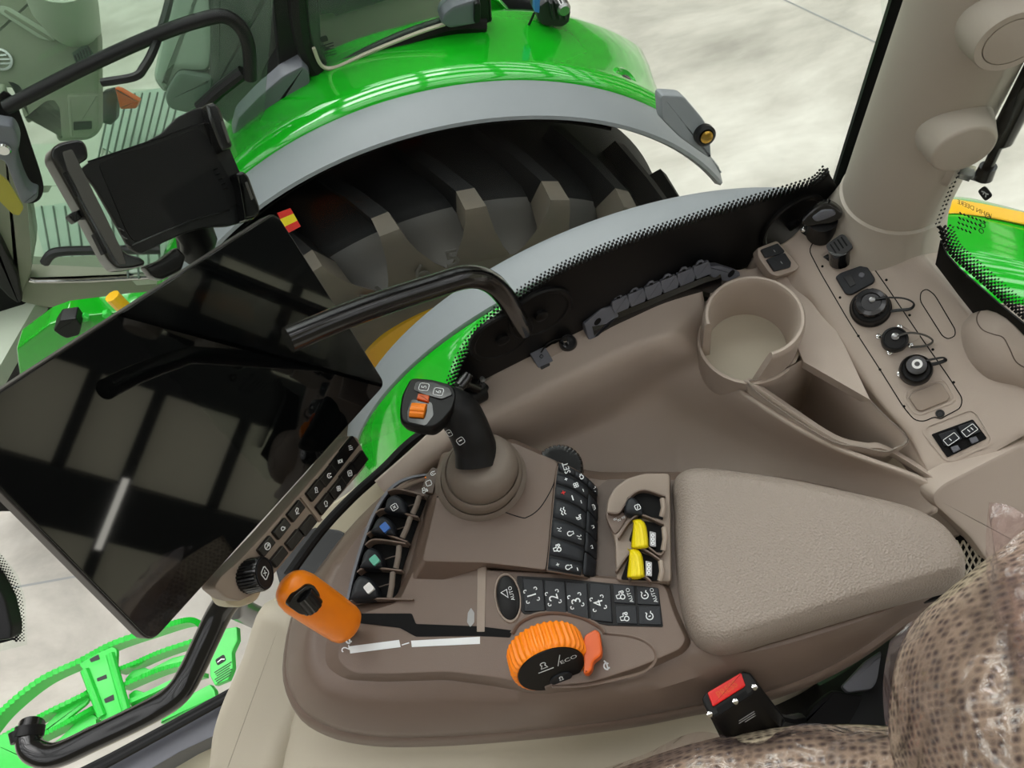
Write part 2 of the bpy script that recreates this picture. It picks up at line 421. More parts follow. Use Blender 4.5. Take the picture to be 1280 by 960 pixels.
# far gable wall behind the tractors: translucent sheets, glow added for the screen reflection, between steel rails and columns
g = G()
box(g, 15.7, -9, 0, 15.8, 14, 8, 0)
for y in range(-9, 15, 3):
    box(g, 15.3, y-.55, 0, 15.7, y+.55, 8, 1)
for z in (1.2, 2.9, 4.1, 5.6, 7.0): box(g, 15.5, -9, z-.12, 15.7, 14, z+.12, 1)
struct('wall_back', g, ['sheet_glow','hall_steel'])
g = G(); box(g, -14, 13.8, 0, 16, 14, 8); struct('wall_right', g, 'hall_wall')
g = G(); box(g, -14, -9.2, 0, 16, -9, 8); struct('wall_left', g, 'hall_wall')
g = G(); box(g, -14.2, -9, 0, -14, 14, 8); struct('wall_front', g, 'hall_wall')
for y, z in [(-3.0,2.9),(1.5,2.9),(4.8,4.1)]:
    g = G(); box(g, 15.2, y-.7, z-.06, 15.3, y+.7, z+.06)
    tag(obj('hall_lamp', g, 'lamp_m'), 'long bright tube lamp on the gable wall', 'lamp', 'tube lamps on the hall wall')

# ================================================================ light
w = bpy.data.worlds.new('world'); sc.world = w; w.use_nodes = True
nt = w.node_tree; bg = nt.nodes['Background']; tc = nt.nodes.new('ShaderNodeTexCoord'); sp = nt.nodes.new('ShaderNodeSeparateXYZ'); nt.links.new(tc.outputs['Generated'], sp.inputs[0])
rmp = nt.nodes.new('ShaderNodeValToRGB'); e = rmp.color_ramp.elements; e[0].position = 0; e[0].color = (.55,.56,.55,1); e[1].position = 1; e[1].color = (1,1,1,1)
mr = nt.nodes.new('ShaderNodeMapRange'); mr.inputs['From Min'].default_value = -.2; nt.links.new(sp.outputs['Z'], mr.inputs[0]); nt.links.new(mr.outputs[0], rmp.inputs[0]); nt.links.new(rmp.outputs[0], bg.inputs[0])
bg.inputs[1].default_value = 4.0
s = bpy.data.lights.new('daylight', 'SUN'); s.energy = 4.0; s.angle = math.radians(55); s.color = (1,.99,.96); so = link('daylight', s)
so.rotation_euler = Vector((.25,-.75,-1)).to_track_quat('-Z','Y').to_euler()
sc.view_settings.exposure = 0

# ================================================================ the neighbouring tractor
WX, WZ = -.105, CZ-2.63
def rev(g, prof, a0, a1, n=60, cx=WX, cz=WZ, mi=0, closed=False):
    """surface of revolution about the wheel axis; prof = (y, radius)"""
    rows = []
    for k in range(n+1):
        a = math.radians(a0+(a1-a0)*k/n); rows.append([Vector((cx+r*math.cos(a), y, cz+r*math.sin(a))) for y, r in prof])
    if closed: g.loft(rows, True, True, True, mi)
    else: g.grid(rows, mi)
def wheel_angle(u, v, y, cx=WX, cz=WZ):
    p = PY(u, v, y); return math.degrees(math.atan2(p.z-cz, p.x-cx))
T = thing('tractor', 'green tractor parked alongside, seen through the side window, with grey fender flare', 'tractor', (WX, 2.9, 0))
# fender skin: green crown, grey flare
aL, aR = 168, wheel_angle(829,135,1.85)
g = G(); rows_ = []
for k in range(71):
    t = k/70; row = []
    for y, r in [(1.842,1.135),(1.85,1.155),(1.862,1.166),(1.90,1.172),(1.915,1.172),(1.935,1.166),(2.02,1.15),(2.1,1.14),(2.2,1.12),(2.24,1.10)]:
        a = aL+(aR-(y-1.85)*16-aL)*t; w_ = max(0, min(1, (85-a)/45)); f_ = max(0, (y-1.93)/.31)
        an = math.radians(a); yy = y+.06*w_*f_; rr = r+.045*w_*f_; row.append(Vector((WX+rr*math.cos(an), yy, WZ+rr*math.sin(an))))
    rows_.append(row)
g.grid(rows_); GR = obj('fender', g, 'green', T, solid=.012, label='glossy green fender crown')
fl = G(); aE = wheel_angle(906,228,1.7)
rows = []
for k in range(71):
    a = aL+(aE-aL)*k/70; t = max(0, (aR-a)/(aR-aE)) if a < aR else 0
    ar = math.radians(a); yo = 1.85-.10*t
    pr = [(1.72,1.118),(1.70,1.132),(1.704,1.142),(1.76,1.155),(1.82-.05*t,1.157),(yo,1.152),(yo+.005,1.13)]
    rows.append([Vector((WX+r*math.cos(ar), y, WZ+r*math.sin(ar))) for y, r in pr])
fl.grid(rows); obj('fender_flare', fl, 'fender_grey', T, solid=.01, label='matt grey plastic flare along the fender edge')
# inner liner wall and its curved underside
g = G(); aI = wheel_angle(779,160,1.72)
rev(g, [(1.74,1.10),(2.18,1.09),(2.2,.35)], aL, aI+1); obj('wheel_arch_liner', g, 'liner', T, solid=.01)
g = G()   # rear grey bracket behind the flare with lamp
fb = Fr((0,2.12,CZ), (1,0,0), (0,.35,1))
prism(g, fb, pxp(fb, [(826,118),(855,120),(880,150),(888,165),(890,200),(875,190),(850,172),(828,150)], r=.015), -.05, 0, .008)
br = obj('rear_bracket', g, 'fender_grey', T)
g = G(); c = fb.l(879,167); lathe(g, fb, c[0], c[1], [(.03,0),(.03,.02),(.022,.025),(.022,.01)], 20); lp = obj('marker_lamp', g, 'black', br)
g = G(); lathe(g, fb, c[0], c[1], [(.02,.01),(.018,.028),(.008,.034)], 16); obj('lamp_bulb', g, 'brass', br)
# green dish with lens in the fender crown
g = G(); q = PY(780,104,1.93); a = math.atan2(q.z-WZ, q.x-WX); nn = Vector((math.cos(a),-.25,math.sin(a))).normalized()
fd = Fr(q-nn*.004, Vector((math.cos(a-math.pi/2),0,math.sin(a-math.pi/2))), nn.cross(Vector((math.cos(a-math.pi/2),0,math.sin(a-math.pi/2)))))
if fd.z.dot(nn) < 0: fd = Fr(fd.o, fd.x, -fd.y)
lathe(g, fd, 0, 0, [(.055,-.01),(.055,.012),(.045,.018),(.038,.006),(.03,.0),(.005,-.002)], 32); ds = obj('lamp_dish', g, 'green', T)
g = G(); lathe(g, fd, 0, 0, [(.024,-.002),(.024,.016),(.018,.022),(.004,.024)], 24); obj('lamp_lens', g, 'lens', ds)
# wheel
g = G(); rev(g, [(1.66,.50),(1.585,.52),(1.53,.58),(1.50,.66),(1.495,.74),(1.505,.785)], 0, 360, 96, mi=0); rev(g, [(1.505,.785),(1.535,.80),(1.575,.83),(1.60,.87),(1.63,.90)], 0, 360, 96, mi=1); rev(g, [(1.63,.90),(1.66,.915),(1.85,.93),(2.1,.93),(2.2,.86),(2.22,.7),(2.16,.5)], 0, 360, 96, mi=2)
W = obj('tyre', g, ['rubber_dusty','rubber','tread_shade'], T, smooth=50, label='large lugged dusty rubber tyre')
def wp(a, y, r): return Vector((WX+r*math.cos(a), y, WZ+r*math.sin(a)))
N = 24; ph = math.atan2(PY(590,215,1.56).z-WZ, PY(590,215,1.56).x-WX)
for k in range(N):
    a0 = ph+2*math.pi*k/N
    if not (math.radians(-10) < (a0 % (2*math.pi)) < math.radians(190)): continue
    g = G(); loops = []
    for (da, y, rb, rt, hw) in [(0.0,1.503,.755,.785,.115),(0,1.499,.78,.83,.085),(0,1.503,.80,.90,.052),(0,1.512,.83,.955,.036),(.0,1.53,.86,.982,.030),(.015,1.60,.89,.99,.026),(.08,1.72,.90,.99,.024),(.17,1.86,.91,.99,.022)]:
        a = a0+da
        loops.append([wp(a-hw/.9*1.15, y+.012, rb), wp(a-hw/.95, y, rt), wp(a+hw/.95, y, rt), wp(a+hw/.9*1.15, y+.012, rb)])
    g.loft(loops[:6], True, False); g.loft(loops[5:], False, True, mi=1); obj('tread_lug', g, ['rubber_dusty','tread_shade'], W, smooth=30)
g = G(); rev(g, [(1.60,.50),(1.575,.512),(1.585,.525),(1.60,.52),(1.64,.49),(1.75,.46),(1.8,.1)], 0, 360, 72); obj('rim', g, 'yellow', W)
g = G(); fs = Fr((WX,1.492,WZ), (1,0,0), (0,0,1))
for s_, u, v, an in [('O',425,398,0),('N',468,370,0),('6',527,340,0),('5',565,322,0),('6',507,352,0),('5',545,326,0)][:4]:
    q = PY(u,v,1.492); a = math.atan2(q.z-WZ, q.x-WX); g = G(); text(g, Fr((0,1.494,0),(1,0,0),(0,0,1)), s_, q.x, q.z, .075, a-math.pi/2, h=.006); obj('raised_letter', g, 'rubber', W, solid=.004)
# cab body: side sill, posts, frames at the plane y = 2.12
fc = Fr((0,2.12,CZ), (1,0,0), (0,0,1))
def cabpart(name, pts, m, t=.06, z=0, r=.0, bev=.01, par=None, k=0, label=None, fr=None):
    g = G(); f = fr or fc; prism(g, f, pxp(f, pts, z+0, k=k, r=r), z-t, z, bev); return obj(name, g, m, par or T, label=label)
cabpart('door_sill', [(28,345),(26,378),(60,386),(210,372),(240,352),(240,338),(60,348)], 'olive', .1, 0, .01, label='dusty grey olive door sill')
cabpart('under_body', [(-60,300),(-60,640),(120,640),(280,420),(300,372),(215,368),(60,383),(26,378),(10,330)], 'black_matte', .1, -.02)
cabpart('door_pillar', [(335,-40),(398,-40),(402,60),(412,88),(440,95),(420,120),(385,120),(330,150),(330,120),(350,90),(345,40)], 'black', .12, 0, .01)
g = G()   # window rubber of the quarter window
pts = [fc.px(u,v,.01) for u,v in [(372,-30),(374,20),(382,60),(395,86),(412,92),(440,80),(500,52),(560,32),(606,30)]]
g.tube([Vector(q) for q in cr([tuple(q) for q in pts], 5)], .028, 8); obj('window_frame', g, 'black', T)
g = G(); pts = [fc.px(u,v,.04) for u,v in [(392,60),(402,82),(420,84),(460,66),(520,42),(556,30)]]
g.tube([Vector(q) for q in cr([tuple(q) for q in pts], 5)], .006, 6); obj('window_seal', g, 'beige_l', T)
fq = Fr((0,2.45,CZ), (1,0,0), (0,0,1))
cabpart('inner_trim', [(372,20),(420,6),(450,-2),(600,-60),(600,40),(560,34),(500,56),(430,92),(400,92),(376,60)], 'beige_l', .05, 0, fr=fq, label='pale beige inner side trim behind the quarter window')
cabpart('inner_rail', [(372,22),(415,18),(420,22),(470,6),(520,-10),(520,-50),(372,-20)], 'dark', .05, .04, fr=fq)
cabpart('rear_pillar', [(598,-40),(612,-40),(616,28),(600,34),(585,30),(590,0)], 'black', .1, .02, .005)
for nm, pts in [('corner_trim', [(296,195),(291,170),(297,148),(322,122),(352,96),(378,82),(387,90),(389,120),(372,134),(340,158),(312,182),(298,210)]), ('corner_trim', [(551,30),(554,18),(566,8),(596,-1),(601,3),(601,26),(596,31),(562,37)])]:
    cabpart(nm, pts, 'trim_grey', .06, .06, .01, .012)
g = G(); prism(g, fc, pxp(fc, [(592,2),(600,1),(600,25),(592,28)], .062, r=.01), .05, .072, .004); obj('latch', g, 'black', T)
cabpart('quarter_glass', [(378,-30),(380,20),(388,58),(400,82),(414,86),(440,76),(500,50),(560,30),(596,20),(590,-40)], 'glass_green', .004, .02, bev=0)
# printed mark on the quarter glass
g = G(); c = fc.l(405,49,.03); prism(g, fc, rrect(c[0],c[1],.022,.018,.005), .028, .029); ml = obj('glass_mark', g, 'ink_dark', T)
g = G()
for k in range(5): prism(g, fc, rrect(c[0]+.002,c[1]-.02-.009*k,.04-.004*(k%3),.003,.001), .028, .029)
obj('glass_print', g, 'ink_dark', T)
# cab interior, seen through the door glass
IN = Fr((0,0,CZ-2.1), (1,0,0), (0,1,0))
g = G(); prism(g, IN, pxp(IN, [(-60,260),(30,232),(200,232),(330,215),(330,130),(235,112),(150,118),(110,180),(-60,180)][::1]), -.05, 0); 
prism(g, IN, pxp(IN, [(-60,560),(60,352),(230,340),(300,300),(330,130),(230,110),(130,112),(60,240),(-80,250)]), -.06, -.002)
obj('cab_floor', g, 'olive_l', T)
g = G(); prism(g, IN, pxp(IN, [(128,186),(135,160),(155,120),(203,112),(228,136),(240,150),(215,184),(190,196),(170,206)], r=.01), 0, .01)
prism(g, IN, pxp(IN, [(40,262),(190,240),(215,262),(205,340),(66,350)], r=.02), 0, .01)
fm = obj('floor_mat', g, 'mat_grey', T, label='ribbed grey green rubber floor mat')
g = G()
for k in range(10):
    a = P(140+k*9.5, 118-k*.4, 2.088); b = P(122+k*9, 202, 2.088); g.tube([a, b], .004, 5)
for k in range(11):
    a = P(52+k*14.5, 258, 2.088); b = P(68+k*13.2, 348, 2.088); g.tube([a, b], .004, 5)
obj('mat_rib', g, 'mat_line', fm)
# steering column console
fk = Fr(P(60,90,1.55), (1,.25,0), (0,.55,1))
g = G(); prism(g, fk, pxp(fk, [(-80,20),(-60,-60),(105,-60),(113,20),(124,45),(125,110),(125,166),(110,176),(70,178),(66,130),(34,156),(28,146),(20,110),(-80,110)], r=.02), -.12, 0, .02)
kc = obj('dash_console', g, 'olive', T, label='olive grey dash console inside the other cab')
g = G(); c0 = fk.l(0,20); c1 = fk.l(72,46); 
prism(g, fk, pxp(fk, [(0,6),(14,10),(70,44),(68,52),(50,48),(0,16)], 0, r=.01), 0, .012, .003); obj('trim_strip', g, 'olive_l', kc)
g = G()
for k in range(7):
    q = fk.l(12+k*8.0, 17+k*5.0, .012); prism(g, fk, rrect(q[0],q[1],.01,.03,.004,.5), .012, .02, .002)
obj('trim_clips', g, 'olive', kc)
g = G(); prism(g, fk, pxp(fk, [(90,66),(108,54),(118,68),(112,78),(97,84)], 0, r=.006), 0, .004); vt = obj('air_vent', g, 'mat_line', kc)
g = G()
for k in range(6):
    a = fk.px(93+k*3.4, 69-k*2.2, .006); b = fk.px(98+k*3.2, 82-k*2.2, .006); g.tube([a,b], .0035, 5)
obj('vent_slats', g, 'dark', vt)
g = G(); c = fk.l(1,74,.01); ring(g, fk, c[0], c[1], .035, .008, 0, .015); 
for k in (-1,0,1): prism(g, fk, rrect(c[0], c[1]+k*.014, .05, .006, .002, -.4), 0, .01)
obj('round_vent', g, 'chrome', kc)
g = G(); prism(g, fk, pxp(fk, [(84,118),(124,118),(124,160),(112,172),(88,172)], .02, r=.01), .0, .03, .01); obj('lower_panel', g, 'olive', kc)
g = G(); prism(g, fk, pxp(fk, [(92,152),(115,151),(115,161),(92,163)], .031, r=.004), .03, .034); obj('panel_slot', g, 'black', kc)
g = G(); a = P(72,0,1.3); g.tube([P(70,-30,1.25),P(80,5,1.35),P(92,30,1.5)], [.1,.1,.085], 20); obj('column_boot', g, 'olive_l', kc)
g = G(); q = P(136,138,1.95); f2 = Fr(q,(1,0,0),(0,.5,1)); prism(g, f2, pxp(f2, [(127,115),(140,112),(147,120),(145,150),(138,157),(127,154)], r=.008), -.05, 0, .008); obj('pedal_hinge', g, 'black', T)
g = G(); prism(g, f2, pxp(f2, [(143,110),(150,112),(174,126),(170,136),(150,137)], .02, r=.006), -.02, .02, .008); obj('brake_pedal', g, 'orange_d', T, label='orange brake pedal')
# seat
g = G(); f3 = Fr(P(240,70,1.45), (1,.1,0), (0,.5,1))
prism(g, f3, pxp(f3, [(212,-30),(206,20),(196,70),(190,100),(204,118),(215,112),(222,90),(262,92),(268,60),(262,-30)], r=.03), -.2, 0, .03); st = obj('driver_seat_side', g, 'seat_grey', T, label='pale seat side covered in film')
g = G(); prism(g, f3, pxp(f3, [(263,-30),(262,90),(250,120),(290,160),(345,150),(350,-30)], r=.02), -.2, .02, .03); obj('driver_seat_back', g, 'seat_dark', T, label='dark speckled seat back')
g = G(); prism(g, f3, pxp(f3, [(205,118),(222,88),(268,96),(262,128),(235,142),(210,136)], .02, r=.02), -.1, .03, .02); obj('seat_base', g, 'mat_line', T)
# rails
g = G(); g.tube([fc.px(u,v,.12) for u,v in cr([(8,134),(20,128),(110,82),(200,42),(262,22),(285,22),(302,36),(311,60),(313,98)], 5)], .019, 12); rl = obj('grab_rail', g, 'black', T, label='long dark grab rail inside the door')
g = G(); g.tube([fc.px(u,v,.1) for u,v in [(250,135),(275,112),(304,90)]], .02, 10); obj('grab_rail', g, 'black', T)
g = G(); g.tube([P(u,v,1.2) for u,v in cr([(216,-20),(206,22),(192,62),(180,84),(168,96),(128,103)], 4)], .011, 8); obj('mirror_arm', g, 'black', T)
g = G(); g.tube([fc.px(u,v,.1) for u,v in cr([(56,328),(64,318),(80,314),(120,313),(200,312)], 4)], .016, 8); obj('lower_rail', g, 'dark', T)
g = G(); g.tube([fc.px(u,v,.02) for u,v in [(36,350),(44,352),(110,351),(200,346),(240,343)]], .008, 8); obj('sill_strip', g, 'chrome', T, label='bright metal strip on the sill')
cabpart('front_post', [(-30,120),(5,122),(22,180),(38,250),(46,300),(38,345),(24,378),(5,330),(-30,240)], 'olive', .06, .02, .01, label='dusty olive door post')
cabpart('front_gap', [(-30,250),(0,300),(22,345),(28,378),(22,380),(10,372),(-30,330)], 'black', .06, .05, .01)
cabpart('door_glass', [(-30,-40),(-30,110),(30,200),(40,330),(200,338),(260,300),(300,250),(330,140),(345,-40)], 'glass_green', .004, .08, bev=0)
g = G()
for a, b in [((0,130),(36,170)),]:
    prism(g, fc, pxp(fc, [(0,118),(16,122),(28,150),(40,185),(52,222),(54,240),(46,252),(30,250),(10,200),(0,160)], .1, k=3), .095, .1)
obj('frit_patch', g, 'black_matte', T)
g = G(); prism(g, fc, pxp(fc, [(-20,154),(5,154),(18,158),(25,176),(22,196),(30,222),(38,236),(47,240),(46,248),(36,253),(26,250),(16,226),(4,200),(-20,190)], .16, k=3), .13, .17, .012); dh = obj('door_handle', g, 'trim_grey', T, label='grey door handle with a key lock')
g = G(); c = fc.l(4,184,.17); lathe(g, fc, c[0], c[1], [(.02,.165),(.02,.18),(.016,.184),(.004,.184)], 20); obj('key_lock', g, 'chrome', dh)
g = G(); prism(g, fc, pxp(fc, [(-10,210),(10,225),(30,258),(24,268),(16,266),(-10,240)], .1, r=.01), .1, .106); obj('yellow_label', g, 'yellow_dim', T)
# green bracket with bolts below the cab
fg = Fr((0,1.95,CZ), (1,0,0), (0,.2,1))
g = G(); prism(g, fg, pxp(fg, [(20,436),(60,406),(82,398),(160,388),(210,384),(215,420),(60,520),(30,520)], 0, r=.008), -.08, 0, .008); gb = obj('chassis_bracket', g, 'green', T, label='green chassis bracket below the cab')
for u, v in [(106,395),(134,391)]:
    g = G(); c = fg.l(u,v); lathe(g, fg, c[0], c[1], [(.014,0),(.014,.012),(.01,.016)], 6); obj('bolt', g, 'green_matte', gb)
g = G(); prism(g, fg, pxp(fg, [(68,408),(76,395),(96,392),(103,402),(100,414),(84,418),(76,414)], .03, r=.004), 0, .05, .006); obj('plug_block', g, 'black', T)
g = G(); g.tube([fg.px(140,370,.02), fg.px(156,386,.02), fg.px(164,396,.02)], .022, 10); obj('yellow_hose', g, 'yellow', T)
g = G(); g.tube([P(-20,360,2.3),P(15,380,2.35),P(60,370,2.4),P(90,330,2.5)], [.16,.16,.14,.1], 20); obj('front_tank', g, 'black_gloss', T)
# coupling post standing on the fender
g = G(); fp = Fr((0,2.16,CZ),(1,0,0),(0,0,1))
prism(g, fp, pxp(fp, [(674,20),(690,20),(689,52),(675,54)], r=.005), -.03, .0, .006); cp = obj('coupling_post', g, 'black', T, label='black coupling post on top of the fender')
g = G(); prism(g, fp, pxp(fp, [(668,4),(680,-6),(706,-4),(711,8),(709,22),(700,28),(676,26),(668,16)], r=.008), -.05, .03, .01)
for k in range(3): prism(g, fp, pxp(fp, [(686+k*7,2),(690+k*7,2),(694+k*7,22),(690+k*7,24)], .04, r=.003), .02, .05, .004)
cb = obj('coupling_block', g, 'dark', cp)
g = G(); c = fp.l(705,12,.05); lathe(g, fp, c[0], c[1], [(.022,.0),(.022,.05),(.016,.058),(.004,.058)], 20); obj('coupling_nut', g, 'steel', cb)
g = G(); prism(g, fp, pxp(fp, [(668,-4),(674,-4),(673,14),(667,12)], .035, r=.002), .02, .045); obj('blue_tag', g, 'blue', cb)
g = G(); g.tube([fp.px(668,16,.03), fp.px(658,38,.02), fp.px(652,49,0)], .004, 6); lathe(g, fp, *fp.l(652,49), [(.016,-.004),(.016,.004),(.004,.006)], 14); obj('stay_rod', g, 'black', T)
g = G(); g.tube([P(u,v,1.75) for u,v in [(640,-30),(646,10),(668,2)]], .08, 14); obj('exhaust_cover', g, 'dark', T)
g = G(); f5 = Fr((0,2.3,CZ),(1,0,0),(0,0,1)); prism(g, f5, pxp(f5, [(612,-5),(625,2),(640,18),(626,22),(612,15)], r=.01), -.03, 0, .005); obj('green_flap', g, 'green', T)

# ================================================================ our own fender outside the window
OX, OZ = .41, CZ-2.63
O = thing('own_fender', 'grey and green wheel fender curving just outside the side window', 'fender', (OX, 1.0, OZ))
def orev(g, prof, a0, a1): rev(g, prof, a0, a1, 70, OX, OZ)
g = G(); orev(g, [(1.172,1.045),(1.18,1.058),(1.23,1.063),(1.28,1.060),(1.30,1.046),(1.308,1.02),(1.305,.95)], 20, 175); obj('fender_flare', g, 'fender_grey', O, solid=.01, label='matt grey outer band')
g = G(); orev(g, [(.74,1.01),(.85,1.035),(1.0,1.055),(1.12,1.062),(1.165,1.058),(1.175,1.045)], 20, 175); obj('fender_crown', g, 'green', O, solid=.01, label='glossy green inner band')
# ================================================================ our cab: window, sill, pillar, consoles
A0 = P(600,480,.90); A1 = P(1000,288,.90)
GL = Fr(A0, (A1-A0), (0,0,1))
if GL.z.dot(CAM-A0) < 0: GL = Fr(A1, (A0-A1), (0,0,1))
# side window pane
g = G(); a = GL.loc(P(249,648,.9))[0]; b = GL.loc(P(1062,262,.9))[0]; lo, hi = min(a,b), max(a,b)
lo2 = min(lo, hi) ; g.add([GL.p(lo,-.015,0),GL.p(hi,-.015,0),GL.p(hi,1.2,0),GL.p(lo,1.2,0)], [(0,1,2,3)])
win = struct('window_1', g, 'glass_clear', 'clear side window pane with black dotted border', solid=.004)
# black printed border with dots
edge = cr([(556,520),(566,488),(580,450),(604,414),(640,380),(700,342),(750,319),(800,300),(850,284),(900,268),(950,253),(1000,238),(1022,230),(1036,216)], 10)
low = [(1062,262),(1000,300),(900,345),(800,398),(700,440),(640,470),(600,505),(560,560)]
g = G(); prism(g, GL, pxp(GL, edge+low, .002), .001, .003)
acc = 0; E2 = []; last = edge[0]
for q in edge[1:]:
    dd = math.hypot(q[0]-last[0], q[1]-last[1]); acc += dd
    if acc >= 5.6: E2.append((q, (q[0]-last[0], q[1]-last[1]))); acc = 0
    last = q
pts = []; L = 0
seg = [edge[0]]; 
for i in range(1, len(edge)):
    p0, p1 = edge[i-1], edge[i]; d = math.hypot(p1[0]-p0[0], p1[1]-p0[1]); 
    while L <= d:
        t = L/d; pts.append((p0[0]+(p1[0]-p0[0])*t, p0[1]+(p1[1]-p0[1])*t, (p1[0]-p0[0])/d, (p1[1]-p0[1])/d)); L += 5.8
    L -= d
for i, (x, y, tx, ty) in enumerate(pts):
    nx, ny = ty, -tx        # towards the clear glass
    for row, sz in enumerate((2.5, 2.0, 1.5, 1.0)):
        o = 2.9 if row % 2 else 0; dd = 1.2+row*3.2
        cx, cy = x+nx*dd+tx*o, y+ny*dd+ty*o
        c = GL.l(cx, cy, .002); k = GL.l(cx+sz, cy, .002); r = math.hypot(k[0]-c[0], k[1]-c[1])
        an = math.atan2(GL.l(cx+tx, cy+ty)[1]-c[1], GL.l(cx+tx, cy+ty)[0]-c[0])
        prism(g, GL, [(c[0]+r*math.cos(an+math.pi/2*j+math.pi/4*0), c[1]+r*math.sin(an+math.pi/2*j)) for j in range(4)], .001, .0028)
obj('frit_border', g, 'black', win)
# round hinge covers on the black border
def disc(name, u, v, rx, par, h0=.003, h1=.009):
    g = G(); c = GL.l(u, v, h1); k = GL.l(u+rx, v, h1); r = math.hypot(k[0]-c[0], k[1]-c[1])
    lathe(g, GL, c[0], c[1], [(r,h0),(r,h1-.002),(r-.002,h1),(r-.006,h1),(r-.008,h1-.0015),(.009,h1-.0015),(.009,h1+.003),(.006,h1+.005),(.001,h1+.005)], 40)
    return obj(name, g, 'black', par)
hd = thing('grab_handle', 'black tube grab handle bent down to round mounts on the window border', 'handle', GL.px(655,410,.0))
disc('mount_disc', 676, 394, 34, hd); disc('mount_disc', 628, 424, 34, hd)
g = G()
hp = cr([tuple(q) for q in [GL.px(654,412,.004), GL.px(648,400,.02), GL.px(632,372,.045), GL.px(612,352,.06), GL.px(585,346,.066), GL.px(545,357,.07), GL.px(480,378,.08), GL.px(420,400,.09), GL.px(360,425,.10)]], 6)
g.tube(hp, .0115, 18); obj('tube', g, 'black_gloss', hd)
disc2 = tag(disc('hinge_cover', 992, 281, 28, None), 'flat round black cover low on the window border near the pillar', 'cover')

# black window channel below the glass
def ribbon(name, top, bot, m, d0, d1, lab=None, t=.01, par=None, kind='structure', k=5):
    g = G(); A = cr([tuple(P(u,v,d)) for u,v,d in top], k); B = cr([tuple(P(u,v,d)) for u,v,d in bot], k)
    g.grid([[Vector(q) for q in A], [Vector(q) for q in B]]); o = obj(name, g, m, par, solid=t)
    if kind: o['kind'] = kind
    if lab: o['label'] = lab
    return o
SILL = [(572,520,.905),(610,488,.905),(650,462,.905),(700,436,.905),(760,400,.905),(830,362,.905),(900,330,.905),(960,306,.905),(1010,280,.905),(1060,258,.905)]
SILL0 = [(540,520,.91),(588,482,.91),(640,450,.91),(700,418,.91),(755,388,.91),(820,352,.91),(890,318,.91),(950,293,.91),(1005,268,.91),(1055,240,.91)]
g = G()
rows = [[P(u,v,d) for u,v,d in cr(SILL0,5)], [P(u,v,d-.004) for u,v,d in cr([( (a[0]*.5+b[0]*.5),(a[1]*.5+b[1]*.5),.9) for a,b in zip(SILL,SILL0)],5)], [P(u,v,d) for u,v,d in cr(SILL,5)]]
rows.append([q-Vector((0,0,.05)) for q in rows[-1]]); g.grid(rows)
struct('trim_2', g, 'dark', 'black channel along the foot of the side window', solid=.003)

# ---- the moulded side console: ledge, tray, ridge, pocket, deck
g = G()
C = [ # columns left -> right; rows window side -> armrest side ; (u,v,drop)
 [(470,600,.93),(540,540,.90),(606,478,.895),(655,448,.893),(706,421,.89),(760,398,.89),(820,378,.885),(876,362,.89)],
 [(484,616,.94),(560,548,.90),(612,508,.893),(662,482,.89),(722,452,.888),(780,425,.886),(836,407,.882),(880,392,.90)],
 [(492,622,.95),(572,552,.91),(620,522,.897),(672,496,.895),(732,466,.893),(788,440,.89),(842,420,.887),(884,415,.93)],
 [(500,632,.99),(585,562,.96),(640,538,.935),(690,512,.935),(745,484,.93),(798,456,.925),(850,436,.91),(890,438,.95)],
 [(515,650,1.04),(600,590,1.04),(660,560,1.03),(705,540,1.03),(760,512,1.02),(815,480,1.0),(862,460,.96),(902,462,.95)],
 [(540,670,1.05),(630,620,1.05),(690,590,1.045),(740,566,1.045),(800,540,1.04),(850,512,1.02),(900,500,.975),(946,498,.915)],
 [(600,720,1.05),(680,670,1.05),(740,650,1.05),(800,620,1.05),(860,590,1.045),(920,560,1.02),(980,552,.97),(1040,553,.905)],
 [(640,760,1.05),(740,720,1.05),(800,700,1.05),(870,670,1.05),(930,650,1.045),(1000,630,1.02),(1080,622,.975),(1165,602,.915)],
 [(660,800,1.05),(760,760,1.05),(840,740,1.05),(920,720,1.05),(1000,700,1.05),(1070,680,1.03),(1130,660,.99),(1172,640,.93)],
]
rows = patch(g, [[tuple(P(*q)) for q in r] for r in C], 6, 5)
tray = struct('side_console', g, 'beige', 'beige moulded side console with a deep open tray below the window', 'console', solid=.006)
tray['kind'] = ''; del tray['kind']
